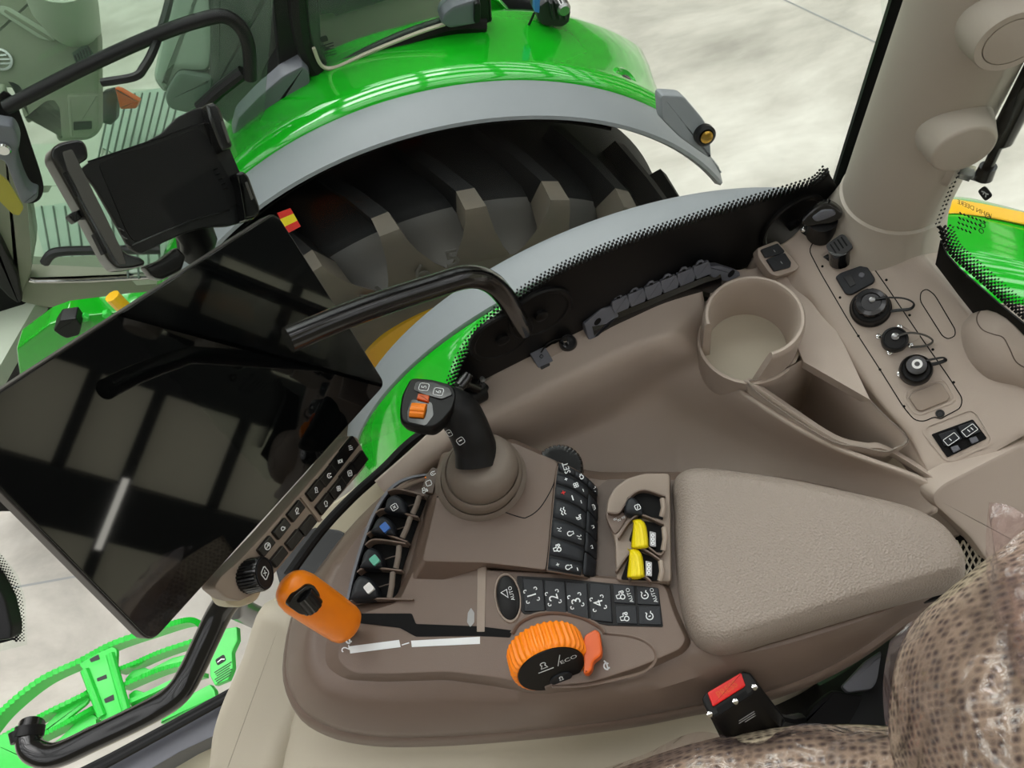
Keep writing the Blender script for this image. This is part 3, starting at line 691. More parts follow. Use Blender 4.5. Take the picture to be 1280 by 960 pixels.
# deck plane right of the pocket
DK = plane3(P(1010,330,.865), P(1170,600,.925), P(1250,470,.865))
def dk(u, v, h=0): return tuple(DK.px(u, v, h))
PB = P(1122,268,.80)      # foot of the pillar
g = G()
RR = [
 [dk(940,322,-.03), dk(953,318), dk(985,300), dk(1003,284,.004), dk(1030,262,.01), tuple(P(1052,232,.86))],
 [dk(930,352,-.05), dk(965,345,-.02), dk(1000,318), dk(1022,300), dk(1050,272,.006), tuple(P(1075,258,.825))],
 [dk(960,375,-.03), dk(985,362,-.012), dk(1012,345), dk(1050,325), dk(1090,300,.004), tuple(P(1110,275,.83))],
 [dk(1000,392,-.03), dk(1012,380,-.01), dk(1026,372), dk(1085,350), dk(1140,320,.004), tuple(P(1150,296,.845))],
 [dk(1012,440,-.06), dk(1030,425,-.02), dk(1048,412), dk(1110,385), dk(1180,350,0), tuple(P(1185,318,.855))],
 [dk(1040,480,-.06), dk(1062,468,-.02), dk(1078,458), dk(1140,425), dk(1205,390,0), tuple(P(1212,350,.862))],
 [dk(1080,530,-.05), dk(1100,512,-.015), dk(1112,505), dk(1165,465), dk(1240,425,0), tuple(P(1240,385,.86))],
 [dk(1112,562,-.03), dk(1132,548,-.01), dk(1146,545), dk(1200,505), dk(1280,462,0), tuple(P(1300,440,.87))],
 [dk(1150,606,-.02), dk(1162,598,-.004), dk(1172,590), dk(1240,548), dk(1310,510,0), tuple(P(1350,490,.87))],
 [dk(1168,622,-.05), dk(1176,612,-.02), dk(1190,600,-.004), dk(1280,545,-.004), dk(1350,520,0), tuple(P(1400,500,.87))],
]
DKS = Surf(patch(g, RR, 6, 6))
deck = tag(obj('rear_console', g, 'beige', solid=.006), 'beige raised console deck carrying the row of sockets at the pillar foot', 'console')
# ledge step between tray ledge and the deck, below the double covers
g = G(); f = plane3(P(962,322,.885), P(1000,390,.89), P(1040,420,.89))
sc0 = P(943,394,.842); srr = (P(1008,398,.842)-P(878,398,.842)).length/2*.96
def farc(a0, a1, n=22):
    out = []
    for k in range(n+1):
        an = math.radians(a0+(a1-a0)*k/n); w_ = Vector((sc0.x+srr*math.cos(an), sc0.y+srr*math.sin(an), CZ)); t = (f.o-w_).dot(f.z)/Vector((0,0,-1)).dot(f.z); q = w_+Vector((0,0,-t)); out.append(f.loc(q)[:2])
    return out
prism(g, f, [f.l(u,v) for u,v in [(890,352),(912,338),(945,335),(955,318),(990,345),(1030,385),(1056,432),(1088,500),(1004,452)]]+farc(-32,165), -.02, 0, .001); obj('shelf', g, 'beige', deck)
g = G(); prism(g, HF(.94), pxp(HF(.94), [(858,380),(870,362),(900,350),(960,300),(1010,330),(1060,420),(1030,440),(1000,455),(975,480),(940,492),(900,470)]), -.01, 0); obj('console_underside', g, 'beige', deck)
# pocket: walls and floor
g = G()
top = [(934,480),(960,470),(1000,450),(1030,425),(1062,470),(1100,512),(1136,548),(1120,562),(1105,566),(1075,560),(1040,553),(985,520)]
T0 = [P(u,v,.90) for u,v in top]; cx = sum((p for p in T0), Vector())/len(T0)
l1 = [cx+(p-cx)*.92-Vector((0,0,.09)) for p in T0]; l2 = [cx+(p-cx)*.84-Vector((0,0,.17)) for p in T0]; l3 = [cx+(p-cx)*.6-Vector((0,0,.185)) for p in T0]
def sm(l): return [Vector(q) for q in cr([tuple(p) for p in l], 4, True)]
g.loft([sm(T0), sm(l1), sm(l2), sm(l3)], False, True); pk = obj('pocket', g, 'beige', deck, solid=.003)
g = G(); g.loft([[Vector(q) for q in cr([tuple(P(u,v,d)) for u,v,d in r],5)] for r in ([(925,478,.905),(985,519,.905),(1040,555,.905),(1080,566,.91),(1112,570,.915),(1165,604,.918)],[(932,474,.898),(988,512,.898),(1042,548,.898),(1080,559,.902),(1110,563,.906),(1168,598,.91)],[(938,472,.91),(990,508,.92),(1044,543,.92),(1080,553,.925),(1106,556,.93),(1170,592,.93)])], closed=False)
obj('ridge', g, 'beige', tray, solid=.004)

# pillar
def vcyl(px0, px1, vy, d0, dtop, ry=1.0): ...
a = P(1058,262,.80); b = P(1196,262,.80); pc = (a+b)/2+Vector((0,.02,0)); pr = (a-b).length/2*.985
FP = Fr(Vector((pc.x,pc.y,CZ-.80)), (b-a).normalized().to_tuple() if False else Vector(((b-a).x,(b-a).y,0)), Vector((-(b-a).y,(b-a).x,0)))
g = G(); lathe(g, FP, 0, 0, [(pr*1.42,-.095),(pr*1.38,-.078),(pr*1.27,-.055),(pr*1.15,-.030),(pr*1.07,-.01),(pr*1.035,.003),(pr*1.035,.008),(pr*.975,.010),(pr*.975,.013),(pr*1.0,.015),(pr*1.0,.024),(pr*1.0,.1),(pr*.98,.5),(pr*.95,1.2)], 64)
pil = struct('wall_pillar', g, 'pillar_m', 'thick beige rounded corner pillar of the cab', 'pillar')
def pcap(u, v, r, plug):
    """round boss on the pillar, facing the camera side"""
    rr = ray(u, v); # hit the cylinder
    ox, oy = CAM.x-pc.x, CAM.y-pc.y; A = rr.x**2+rr.y**2; B = 2*(ox*rr.x+oy*rr.y); Cc = ox*ox+oy*oy-pr*pr*.97
    t = (-B-math.sqrt(max(0,B*B-4*A*Cc)))/(2*A); q = CAM+rr*t; n = Vector((q.x-pc.x, q.y-pc.y, 0)).normalized()
    f = Fr(q, Vector((0,0,1)).cross(n), (0,0,1)); 
    if f.z.dot(n) < 0: f = Fr(q, -f.x, (0,0,1))
    g = G(); pr_ = [(r*1.28,-.03),(r*1.22,-.004),(r*1.1,.012),(r*1.04,.02),(r,.022)]
    pr_ += [(r*.8,.022),(r*.78,.019),(r*.76,.022),(.001,.024)] if plug else [(r*.9,.0235),(.001,.025)]
    lathe(g, f, 0, 0, pr_, 40); return obj('round_cap', g, 'pillar_m', pil)
pcap(1256,32,.030,True); pcap(1196,168,.030,False)
# door seal strip beside the pillar
g = G(); q0 = P(1036,240,.86); q1 = P(1060,240,.84)
f = Fr((q0.x,q0.y,CZ-.86),(q1.x-q0.x,q1.y-q0.y,0),(0,0,1)); wd = math.hypot(q1.x-q0.x,q1.y-q0.y)
g.loft([[f.p(0,-.03,0),f.p(wd*.25,-.03,.006),f.p(wd*1.05,-.03,.004),f.p(wd*1.05,-.03,-.03),f.p(0,-.03,-.03)],[f.p(0,1.3,0),f.p(wd*.25,1.3,.006),f.p(wd*1.05,1.3,.004),f.p(wd*1.05,1.3,-.03),f.p(0,1.3,-.03)]])
struct('trim_3', g, 'black', 'black rubber seal strip beside the pillar', smooth=20)
# rear window, right of the pillar
RW = Fr(P(1200,330,.80), P(1290,410,.80)-P(1200,330,.80), (0,0,1))
if RW.z.dot(CAM-RW.o) < 0: RW = Fr(RW.o, -RW.x, (0,0,1))
g = G(); g.add([RW.px(1150,420,0),RW.px(1330,480,0),RW.px(1330,-40,0),RW.px(1100,-40,0)], [(0,1,2,3)])
rw = struct('window_2', g, 'glass_clear', 'clear rear window pane with dotted border right of the pillar', solid=.004)
g = G(); prism(g, RW, pxp(RW, [(1176,300),(1184,318),(1200,336),(1225,358),(1250,380),(1280,404),(1300,420),(1300,450),(1240,420),(1200,370),(1170,330)], .002), .001, .003)
e2 = cr([(1174,285),(1178,300),(1188,318),(1205,334),(1228,354),(1255,378),(1290,408)], 8)
def dots(g, fr, e2, step, rows, sgn=1):
    L = 0; pts = []
    for i in range(1, len(e2)):
        p0, p1 = e2[i-1], e2[i]; d = math.hypot(p1[0]-p0[0], p1[1]-p0[1])
        while L <= d: t = L/d; pts.append((p0[0]+(p1[0]-p0[0])*t, p0[1]+(p1[1]-p0[1])*t, (p1[0]-p0[0])/d, (p1[1]-p0[1])/d)); L += step
        L -= d
    for (x,y,tx,ty) in pts:
        for row, sz in enumerate(rows):
            o = step/2 if row % 2 else 0; dd = 1+row*step*.56
            cx, cy = x+ty*dd*sgn+tx*o, y-tx*dd*sgn+ty*o
            c = fr.l(cx,cy,.002); k = fr.l(cx+sz,cy,.002); r = math.hypot(k[0]-c[0],k[1]-c[1])
            prism(g, fr, [(c[0]+r*math.cos(math.pi/2*j+.6), c[1]+r*math.sin(math.pi/2*j+.6)) for j in range(4)], .001, .0028)
dots(g, RW, e2, 5.8, (2.6,2.2,1.8,1.4,1.1,.9)); dots(g, RW, cr([(1173,284),(1190,240),(1206,200),(1230,140),(1262,66),(1290,10)],6), 6, (1.0,.8))
obj('frit_border', g, 'black', rw)
g = G(); c = RW.l(1231,242,.002); prism(g, RW, rrect(c[0],c[1],.014,.013,.004,-.3), .001, .002)
text(g, RW, 'JOHN DEERE', *RW.l(1218,262,.002), .0055, .35, .0015, mirror=True)
for k in range(4):
    for j in range(7-k): prism(g, RW, rrect(*RW.l(1200-k*1+j*5,267+k*6+j*1.8,.002), .0035, .0016, .0002, -.3), .001, .0016)
for u,v in ((1234,271),(1228,282),(1226,289)): ring(g, RW, *RW.l(u,v,.002), .0032, .0005, .001, .0016, 16)
obj('glass_print', g, 'ink_dark', rw)
g = G(); stroke(g, RW, tr([(-.8,-.3),(-.3,.2),(.2,.3),(.6,.7)],c[0],c[1],.005,-.3), .0014, .002); stroke(g, RW, tr([(-.3,.2),(-.1,-.5)],c[0],c[1],.005,-.3), .0012, .002); stroke(g, RW, tr([(.3,.2),(.7,-.4)],c[0],c[1],.005,-.3), .0012, .002)
obj('glass_mark', g, 'ink', rw)
# rear mudguard seen through the rear window
g = G(); RWc = P(1240,330,1.6)
patch(g, [[tuple(P(u,v,d)) for u,v,d in r] for r in [
 [(1150,250,1.62),(1200,246,1.62),(1250,256,1.62),(1320,275,1.62)],
 [(1150,262,1.58),(1200,258,1.58),(1250,268,1.58),(1320,287,1.58)],
 [(1150,330,1.50),(1200,330,1.50),(1250,336,1.50),(1320,350,1.50)],
 [(1150,420,1.52),(1200,420,1.52),(1250,425,1.52),(1320,440,1.52)]]], 5, 5)
mg = tag(obj('rear_mudguard', g, 'green', solid=.01), 'glossy green panel with yellow stripe seen through the rear window', 'fender')
g = G(); g.loft([[P(u,v,d) for u,v,d in [(1150,253,1.6),(1195,252,1.6),(1230,258,1.6),(1320,277,1.6)]],[P(u,v,d) for u,v,d in [(1150,270,1.565),(1195,268,1.565),(1230,272,1.565),(1320,290,1.565)]]], closed=False); obj('yellow_stripe', g, 'yellow', mg, solid=-.006)
# gas strut
gs = thing('gas_strut', 'black gas strut with steel ball stud outside the rear window', 'strut', P(1228,226,.72))
g = G(); a = P(1229,222,.70); b = P(1248,180,.655); c = P(1312,56,.55)
g.tube([a, a.lerp(b,.35)], [.010,.009], 14); g.tube([a.lerp(b,.3), b], .0055, 12); g.tube([b, b.lerp(c,.04), c], [.009,.0125,.0125], 18); obj('cylinder', g, 'black_gloss', gs, smooth=50)
g = G(); e = P(1200,213,.70); g.tube([e, a], .006, 6); g.tube([e, e.lerp(a,.55)], .0085, 6); obj('ball_stud', g, 'chrome', gs, smooth=20)
g = G(); f = Fr(P(1196,214,.70), (ROT@Vector((0,1,0))), (ROT@Vector((0,0,1)))); n = (a-e).normalized(); f = Fr(e-n*.004, n.orthogonal(), n.cross(n.orthogonal())); lathe(g, f, 0, 0, [(.02,-.008),(.02,0),(.012,.004)], 24); obj('stud_base', g, 'pillar_m', gs)
# ================================================================ armrest and control console
def pairloft(g, rings, k=4, cap0=False, cap1=True):
    """rings: list of closed outlines [(u,v,drop)...], same count, smoothed together"""
    g.loft([[Vector(q) for q in cr([tuple(P(*p)) for p in r], k, True)] for r in rings], cap0, cap1)
def ring_d(pts, d): return [(u, v, (q[0] if q else d)) for u, v, *q in pts]
bot = [(357,830),(372,880),(410,908),(470,921),(550,921),(640,915),(730,906),(800,896),(870,882),(940,870),(1010,846),(1070,815),(1125,776),(1176,738),(1150,650),(1000,600),(850,590),(750,590),(700,580),(600,575),(540,590),(488,612),(444,652),(404,702),(372,752)]
top = [(396,802),(405,835),(430,848),(480,850),(560,846),(625,854),(677,866),(740,860),(800,840),(862,814),(940,815),(1040,788),(1110,762),(1172,728),(1140,650),(1000,610),(850,600),(750,600),(700,586),(620,588),(560,594),(508,612),(466,648),(430,698),(408,752)]
B = ring_d(bot, .965); Tt = ring_d(top, .892)
mid = [((a[0]*.45+b[0]*.55), (a[1]*.45+b[1]*.55)-0, .905) for a, b in zip(B, Tt)]
mid2 = [((a[0]*.9+b[0]*.1), (a[1]*.9+b[1]*.1), .945) for a, b in zip(B, Tt)]
low = [(u, v, d+.05) for u, v, d in B]
cc = thing('armrest_console', 'brown armrest control console with joystick, levers, keypads and dial', 'console', P(640,760,1.06))
g = G(); pairloft(g, [low, B, mid2, mid, Tt]); 
obj('console_body', g, 'brown', cc)
g = G(); g.loft([[Vector(q) for q in cr([tuple(P(u,v,d+.001)) for u,v,d in B], 4, True)], [Vector(q)+Vector((0,0,.0)) for q in cr([tuple(P(u+(u-700)*.012,v+6,.972)) for u,v,d in B], 4, True)], [Vector(q) for q in cr([tuple(P(u+(u-700)*.006,v+12,.99)) for u,v,d in B], 4, True)]], False, False)
obj('lower_shell', g, 'brown', cc, solid=.002)
# raised joystick deck and centre plate
TD, BD = .862, .892
def deckf(name, tp, bt, m, td, bd, r=.006, par=cc, lab=None, bev=.002):
    g = G(); f1, f0 = HF(td), HF(bd)
    a = fillet([f1.l(u,v) for u,v in tp], r); b = fillet([f0.l(u,v) for u,v in bt], r)
    if area2(a) < 0: a.reverse(); b.reverse()
    ai = inset(a, bev)
    g.loft([[f0.p(x,y,-.01) for x,y in b], [f0.p(x,y,0) for x,y in b], [f1.p(x,y,-bev) for x,y in a], [f1.p(x,y,-bev*.3) for x,y in inset(a,bev*.3)], [f1.p(x,y,0) for x,y in ai]])
    return obj(name, g, m, par, label=lab)
deckf('joystick_plate', [(560,566),(640,552),(698,577),(693,603),(684,713),(609,704),(527,702),(548,610)], [(552,566),(640,548),(702,575),(696,604),(686,718),(609,712),(502,746),(536,620)], 'brown', TD, BD)
# hairline joints
F862 = HF(TD)
g = G(); stroke(g, F862, [F862.l(u,v) for u,v in cr([(547,622),(552,621),(600,630),(648,646),(660,646),(674,636),(686,618),(693,603)],5)], .0012, .0001, .0002); stroke(g, F862, [F862.l(u,v) for u,v in [(693,603),(698,578)]], .001, .0001, .0002)
stroke(g, F862, [F862.l(u,v) for u,v in cr([(693,603),(690,640),(684,700),(682,712)],4)], .001, .0001, .0002)
obj('seam_line', g, 'black_matte', cc)
# front deck: lever slot part and button strip part
TD2 = .878
deckf('front_deck', [(520,705),(606,703),(608,712),(690,716),(832,729),(840,760),(858,800),(850,812),(800,834),(740,853),(677,860),(625,848),(560,840),(480,843),(440,842),(420,825),(425,800),(446,768),(498,752)],
     [(516,704),(606,700),(612,712),(690,714),(836,726),(846,760),(866,803),(858,816),(802,842),(740,862),(677,869),(620,858),(560,850),(480,853),(430,851),(404,834),(404,800),(436,756),(490,748)], 'brown', TD2, .894, .012)
F2 = HF(TD2)
g = G(); prism(g, F2, pxp(F2, [(444,767),(515,767),(520,780),(600,783),(640,788),(638,797),(598,795),(520,796),(500,785),(450,779)], r=.002), -.004, .0008); obj('lever_slot', g, 'black_matte', cc, label='black lever slot')
g = G(); prism(g, F2, pxp(F2, [(597,706),(608,704),(606,790),(596,790)], r=.001), 0, .001, .0005); obj('trim_bar', g, 'brown_l', cc)
g = G(); prism(g, F2, pxp(F2, [(437,808),(499,800),(501,809),(438,817)]), .0003, .0008); obj('scale_mark', g, 'ink', cc)
g = G(); prism(g, F2, pxp(F2, [(514,801),(600,796),(600,805),(515,809)]), .0003, .0008); obj('scale_mark', g, 'ink', cc)
g = G(); text(g, F2, '2', *F2.l(432,811), .010, U90, .0004); obj('scale_number', g, 'ink', cc)
g = G(); text(g, F2, '1', *F2.l(507,805), .009, U90, .0004); obj('scale_number', g, 'ink', cc)
g = G(); icon(g, F2, 'turtle', *F2.l(758,832), .007, U90, .0016, .0004)
obj('scale_symbol', g, 'ink', cc)
g = G(); prism(g, F2, pxp(F2, [(585,766),(589,760),(593,766),(593,778),(588,784),(584,778)], r=.001), 0, .001); obj('scale_mark', g, 'ink_grey', cc)
# button strip
fs = Fr(F2.px(650,745), F2.px(825,760)-F2.px(650,745), Vector((0,1,0))); 
if fs.z.z < 0: fs = Fr(fs.o, fs.x, -fs.y)
g = G(); prism(g, F2, pxp(F2, [(646,720),(700,723),(760,729),(823,735),(829,784),(760,782),(740,778),(720,770),(690,766),(655,768),(648,760)], r=.002), -.002, .0012, .0005); ks = obj('button_strip', g, 'black', cc)
xs = [(653,679),(680,706),(707,734),(736,763)]
for i, (a, b) in enumerate(xs):
    g = G(); t = lambda x, lo: (722+(x-650)*.078) if not lo else 765 if x < 700 else 765+(x-700)*.3
    prism(g, F2, pxp(F2, [(a,t(a,0)+1),(b,t(b,0)+1),(b+3,min(t(b,1),779)),(a+3,min(t(a,1),776))], r=.001), 0, .0035, .0012)
    kb = obj('button', g, 'key', cc, label=f'dark key marked {i+1}'); g = G(); u, v = [(665,745),(692,748),(720,752),(748,755)][i]; c = F2.l(u,v)
    text(g, F2, str(i+1), *c, .0105, U90, .0036)
    for q in ([(-.9,-.45),(-.9,-.9),(-.45,-.9)],[(.45,-.9),(.9,-.9),(.9,-.45)],[(.9,.45),(.9,.9),(.45,.9)],[(-.45,.9),(-.9,.9),(-.9,.45)]): stroke(g, F2, tr(fillet(q,.3,3), *c, .0085, 0), .0009, .0037)
    obj('symbol', g, 'ink', kb)
for i, (pts, ic, u, v) in enumerate([([(766,730),(793,733),(794,756),(768,754)],'tractor',776,745),([(796,733),(823,736),(824,757),(797,756)],'can',806,745),([(769,757),(795,758),(797,781),(771,780)],'tractor',781,772),([(798,758),(825,759),(827,782),(799,781)],'can',812,771)]):
    g = G(); prism(g, F2, pxp(F2, pts, r=.001), 0, .003, .001); kb = obj('button', g, 'key', cc)
    g = G(); c = F2.l(u,v); icon(g, F2, ic, *c, .0062, U90, .0011, .0031)
    if i < 2: text(g, F2, 'AUTO', *F2.l(u+11,v), .0042, U90, .0031)
    obj('symbol', g, 'ink', kb)
g = G(); c = F2.l(635,747); lathe(g, Fr(F2.p(*c), Vector((.1,1,0)), Vector((-1,.1,0))), 0, 0, [(.0001,.0042),(.008,.0038),(.0122,.002),(.013,-.001)], 36, sx=2.0); ab = obj('oval_button', g, 'black', cc)
g = G(); fo = Fr(F2.p(*c), Vector((.1,1,0)), Vector((-1,.1,0))); L = [[fo.p(r*math.cos(a)*1.9, r*math.sin(a), z) for a in [2*math.pi*k/40 for k in range(40)]] for r, z in ((.0132,.0),(.0137,.0022),(.0148,.0022),(.0155,.0))]
g.loft(L, False, False); obj('button_rim', g, 'brown_l', ab)
g = G(); text(g, F2, 'AUTO', *F2.l(640,743), .0042, U90, .0046); stroke(g, F2, [F2.l(627,742),F2.l(634,738),F2.l(636,748)], .0013, .0046, closed=True); obj('symbol', g, 'ink', ab)
# rotary speed dial
dp = Fr(P(689,836,.856), (1,.06,0), (-.01,.40,1))
g = G()
L = [[dp.p((r+(.0011*(1 if (k//2) % 2 else -1) if r > .039 else 0))*math.cos(2*math.pi*k/144), (r+(.0011*(1 if (k//2) % 2 else -1) if r > .039 else 0))*math.sin(2*math.pi*k/144), z) for k in range(144)] for r, z in [(.0400,-.030),(.0415,-.026),(.0418,-.008),(.0400,-.002),(.0375,.0005),(.036,-.0005)]]
g.loft(L); dl = obj('speed_dial', g, 'orange', cc, smooth=50, label='ribbed orange rotary dial')
dq = Fr(dp.p(0,0,.0002), dp.x, dp.y)
g = G(); prism(g, dq, circ(0,0,.0365,44), -.004, .0015, .001); df = obj('dial_face', g, 'black', dl)
g = G(); prism(g, dq, circ(.006,-.020,.0125,30,.009), .001, .0035, .001); obj('dial_button', g, 'key', dl)
g = G(); text(g, dq, 'ECO', .021, .009, .0062, .1, .0017, sx=1.1); icon(g, dq, 'loop', -.006, .014, .008, 0, .001, .0017); stroke(g, dq, [(-.014,.004),(.003,.004)], .001, .0017); stroke(g, dq, [(.008,.004),(.014,.022)], .0008, .0017); icon(g, dq, 'loop', .006, -.018, .005, 0, .0007, .0037)
obj('symbol', g, 'ink', dl)
g = G(); f = HF(.855); prism(g, f, pxp(f, [(731,793),(744,786),(750,790),(753,812),(752,820),(742,827),(740,838),(735,843),(729,842),(730,825),(726,815)], r=.003), -.016, 0, .003); obj('dial_tab', g, 'orange_d', dl)
g = G(); g.tube([F2.px(u,v,.001) for u,v in cr([(640,792),(650,778),(672,768),(700,766),(728,772),(750,784),(756,792)],5)], .0028, 8, flat=.7); obj('dial_hood', g, 'brown', cc)
g = G(); g.tube([F2.px(u,v,.0) for u,v in cr([(757,792),(790,796),(812,806),(820,822),(808,838),(776,848),(730,857),(690,858)],5)], .0022, 8, flat=.6); obj('dish_edge', g, 'brown', cc)
# ---- keypad drum
R4 = [[(697,577,.862),(712,583,.8615),(728,592,.865),(740,603,.873),(746,612,.89)],
      [(693,604,.861),(709,608,.8605),(724,616,.864),(737,627,.872),(746,640,.889)],
      [(688,660,.861),(703,664,.8605),(720,670,.864),(734,678,.872),(745,690,.889)],
      [(683,714,.861),(697,716,.8605),(714,719,.864),(731,722,.872),(743,726,.889)]]
g = G(); KR = patch(g, [[tuple(P(*q)) for q in r] for r in R4], 8, 10); obj('keypad_drum', g, 'brown', cc, solid=.004)
KR = [[Vector(q) for q in r] for r in KR]
def ks_(s, t):
    a = t*(len(KR)-1); b = s*(len(KR[0])-1); i = min(int(a), len(KR)-2); j = min(int(b), len(KR[0])-2); x, y = a-i, b-j
    p = KR[i][j]*(1-x)*(1-y)+KR[i+1][j]*x*(1-y)+KR[i][j+1]*(1-x)*y+KR[i+1][j+1]*x*y
    n = (KR[i][j+1]-KR[i][j]).cross(KR[i+1][j]-KR[i][j]).normalized()
    if n.z < 0: n = -n
    return p, n
def skey(name, s0, s1, t0, t1, m, par, h0=0, h1=.002, slope=0, inn=.0):
    g = G(); top = []; N1, N2 = 5, 3
    for i in range(N2+1):
        row = []
        for j in range(N1+1):
            s = s0+(s1-s0)*j/N1; t = t0+(t1-t0)*i/N2+slope*(s-s0); p, n = ks_(min(1,max(0,s)), min(1,max(0,t))); row.append(p+n*h1)
        top.append(row)
    g.grid(top); return obj(name, g, m, par, solid=h1-h0+.001)
kp = skey('keypad', .04, .97, .035, .985, 'black', cc, 0, .0008)
def sicon(par, kind, s, t, sz, m='ink', ang=U90, txt=False):
    sz *= 1.25
    p, n = ks_(s, t); f = Fr(p, Vector((1,0,0)), n.cross(Vector((1,0,0)))); 
    if f.z.dot(n) < 0: f = Fr(p, f.x, -f.y)
    g = G(); (text(g, f, kind, 0, 0, sz, ang, .0032) if txt else icon(g, f, kind, 0, 0, sz, ang, sz*.22, .0032)); obj('symbol', g, m, par)
b = skey('button', .06, .35, .045, .17, 'key', cc, 0, .0026); sicon(b, 'SET', .2, .10, .0055, txt=True)
b = skey('button', .37, .63, .045, .17, 'key', cc, 0, .0026); sicon(b, 'gearbox', .5, .11, .004)
b = skey('button', .65, .92, .045, .17, 'key', cc, 0, .0026); sicon(b, 'zig', .8, .11, .004)
ys = [.215,.345,.465,.60,.735,.86,.975]; ics = [('fan',),('plus_red',),('wave','man'),('man','lamp'),('fan',),('plus','lamp')]
for i in range(6):
    b = skey('button', .06, .66, ys[i]+.008, ys[i+1]-.012, 'key', cc, 0, .0026); tm = (ys[i]+ys[i+1])/2
    if i == 1: sicon(b, 'plus', .2, tm, .004, 'red'); sicon(b, 'minus', .38, tm+.01, .005); sicon(b, 'minus', .56, tm, .003)
    elif i == 0: sicon(b, 'plus', .22, tm-.01, .003); sicon(b, 'fan', .42, tm, .0035); sicon(b, 'minus', .58, tm, .003)
    elif i == 2: sicon(b, 'wave', .24, tm, .0045); sicon(b, 'man', .52, tm, .004)
    elif i == 3: sicon(b, 'zig', .2, tm, .003); sicon(b, 'lamp', .4, tm, .004); sicon(b, 'zig', .57, tm, .003)
    elif i == 4: sicon(b, 'tractor', .2, tm, .0045)
    else: sicon(b, 'plus', .24, tm, .003); sicon(b, 'lamp', .44, tm, .004); sicon(b, 'minus', .6, tm, .003)
zs = [.27,.44,.60,.76,.97]
for i in range(4):
    b = skey('button', .69, .96, zs[i]+.006, zs[i+1]-.01, 'key', cc, 0, .0026)
    if i < 3: sicon(b, ('boxx','lamp','loop')[i], .82, (zs[i]+zs[i+1])/2, .0035)
# ribbed encoder wheel behind the keypad
fw = Fr(P(699,586,.876), (1,0,0), (0,1,0))
g = G(); L = []
for r, z in [(.0295,-.012),(.0295,.006),(.0275,.0085),(.02,.009)]:
    L.append([fw.p((r-(.0022 if (k % 5) == 0 and z < .0105 else 0))*math.cos(2*math.pi*k/160), (r-(.0022 if (k % 5) == 0 and z < .0105 else 0))*math.sin(2*math.pi*k/160), z) for k in range(160)])
g.loft(L); tag(obj('encoder_wheel', g, 'key_gloss', cc, smooth=30), None, None)
# grey sticker plate behind
g = G(); f = HF(.90); prism(g, f, pxp(f, [(736,598),(760,601),(756,612),(745,615)], r=.001), 0, .002); obj('scale_plate', g, 'brown_l', cc)
# channel between the keypads and the paddles
g = G(); f = HF(.893); prism(g, f, pxp(f, [(744,612),(760,600),(790,600),(785,726),(744,724)]), -.004, .002); obj('channel', g, 'brown_d', cc)

# ---- bays of paddle levers
def fin(name, pts, m, par, w=.0022, h=.016, d=.872, k=5):
    g = G(); f = HF(d); q = cr([f.l(u,v) for u,v in pts], k); n = len(q); A = []; Bb = []
    for i in range(n):
        a = Vector(q[max(0,i-1)]); b = Vector(q[min(n-1,i+1)]); t = (b-a).normalized(); nn = Vector((-t.y,t.x))*w/2; p = Vector(q[i]); A.append(p+nn); Bb.append(p-nn)
    g.loft([[f.p(a.x,a.y,-h), f.p(a.x,a.y,-.0006), f.p((a.x*.8+b.x*.2),(a.y*.8+b.y*.2),0), f.p((a.x*.2+b.x*.8),(a.y*.2+b.y*.8),0), f.p(b.x,b.y,-.0006), f.p(b.x,b.y,-h)] for a, b in zip(A, Bb)]); return obj(name, g, m, par)
def paddle(name, pts, d, th, m, par, fr=None, label=None):
    g = G(); f = fr or HF(d); p = ccw([f.l(u,v) for u,v in cr(pts, 4, True)]); cx = sum(q[0] for q in p)/len(p); cy = sum(q[1] for q in p)/len(p)
    lv = [(-th,1.0),(-th*.5,1.02),(-th*.22,.96),(-th*.08,.85),(0,.62),(.0003,.3)]
    g.loft([[f.p(cx+(x-cx)*s, cy+(y-cy)*s, z) for x, y in p] for z, s in lv]); return obj(name, g, m, par, label=label)
g = G(); f = HF(.890); prism(g, f, pxp(f, [(484,612),(534,621),(520,660),(505,705),(496,749),(436,752),(443,722),(458,672),(470,640)], r=.003), -.01, .001); bay = obj('paddle_bay', g, 'black_matte', cc)
g = G(); f = HF(.878); rim = cr([(548,590),(510,596),(486,610),(466,640),(452,676),(440,716),(432,752)], 5)
g.loft([[f.px(u,v,-.014), f.px(u,v,0), f.px(u+3,v+2,.001), f.px(u+5,v+3,-.002)] for u,v in rim], closed=False); obj('bay_rim', g, 'trim_grey', cc, solid=.002, label='thin grey rim along the outer edge')
FN = [[(484,614),(498,611),(530,619)],[(469,641),(482,636),(522,646)],[(458,668),(470,664),(509,677)],[(456,681),(469,674),(507,679)],[(446,715),(459,709),(502,713)],[(436,753),(450,748),(516,749)]]
for q in FN: fin('divider', q, 'brown', cc)
for (a,b) in [((524,621),(516,642)),((513,647),(503,672)),((499,683),(495,710)),((491,716),(487,747))]:
    g = G(); g.tube([P(a[0],a[1],.8745), P((a[0]+b[0])/2+.8,(a[1]+b[1])/2,.871), P(b[0],b[1],.8745)], .0034, 10); obj('guard_post', g, 'boot', cc)
    g = G(); g.tube([P(a[0]-22,(a[1]+b[1])/2+4,.884), P(a[0]-10,(a[1]+b[1])/2,.882), P(a[0]-3,(a[1]+b[1])/2-2,.88)], .0008, 6); obj('hinge_wire', g, 'brown_d', cc)
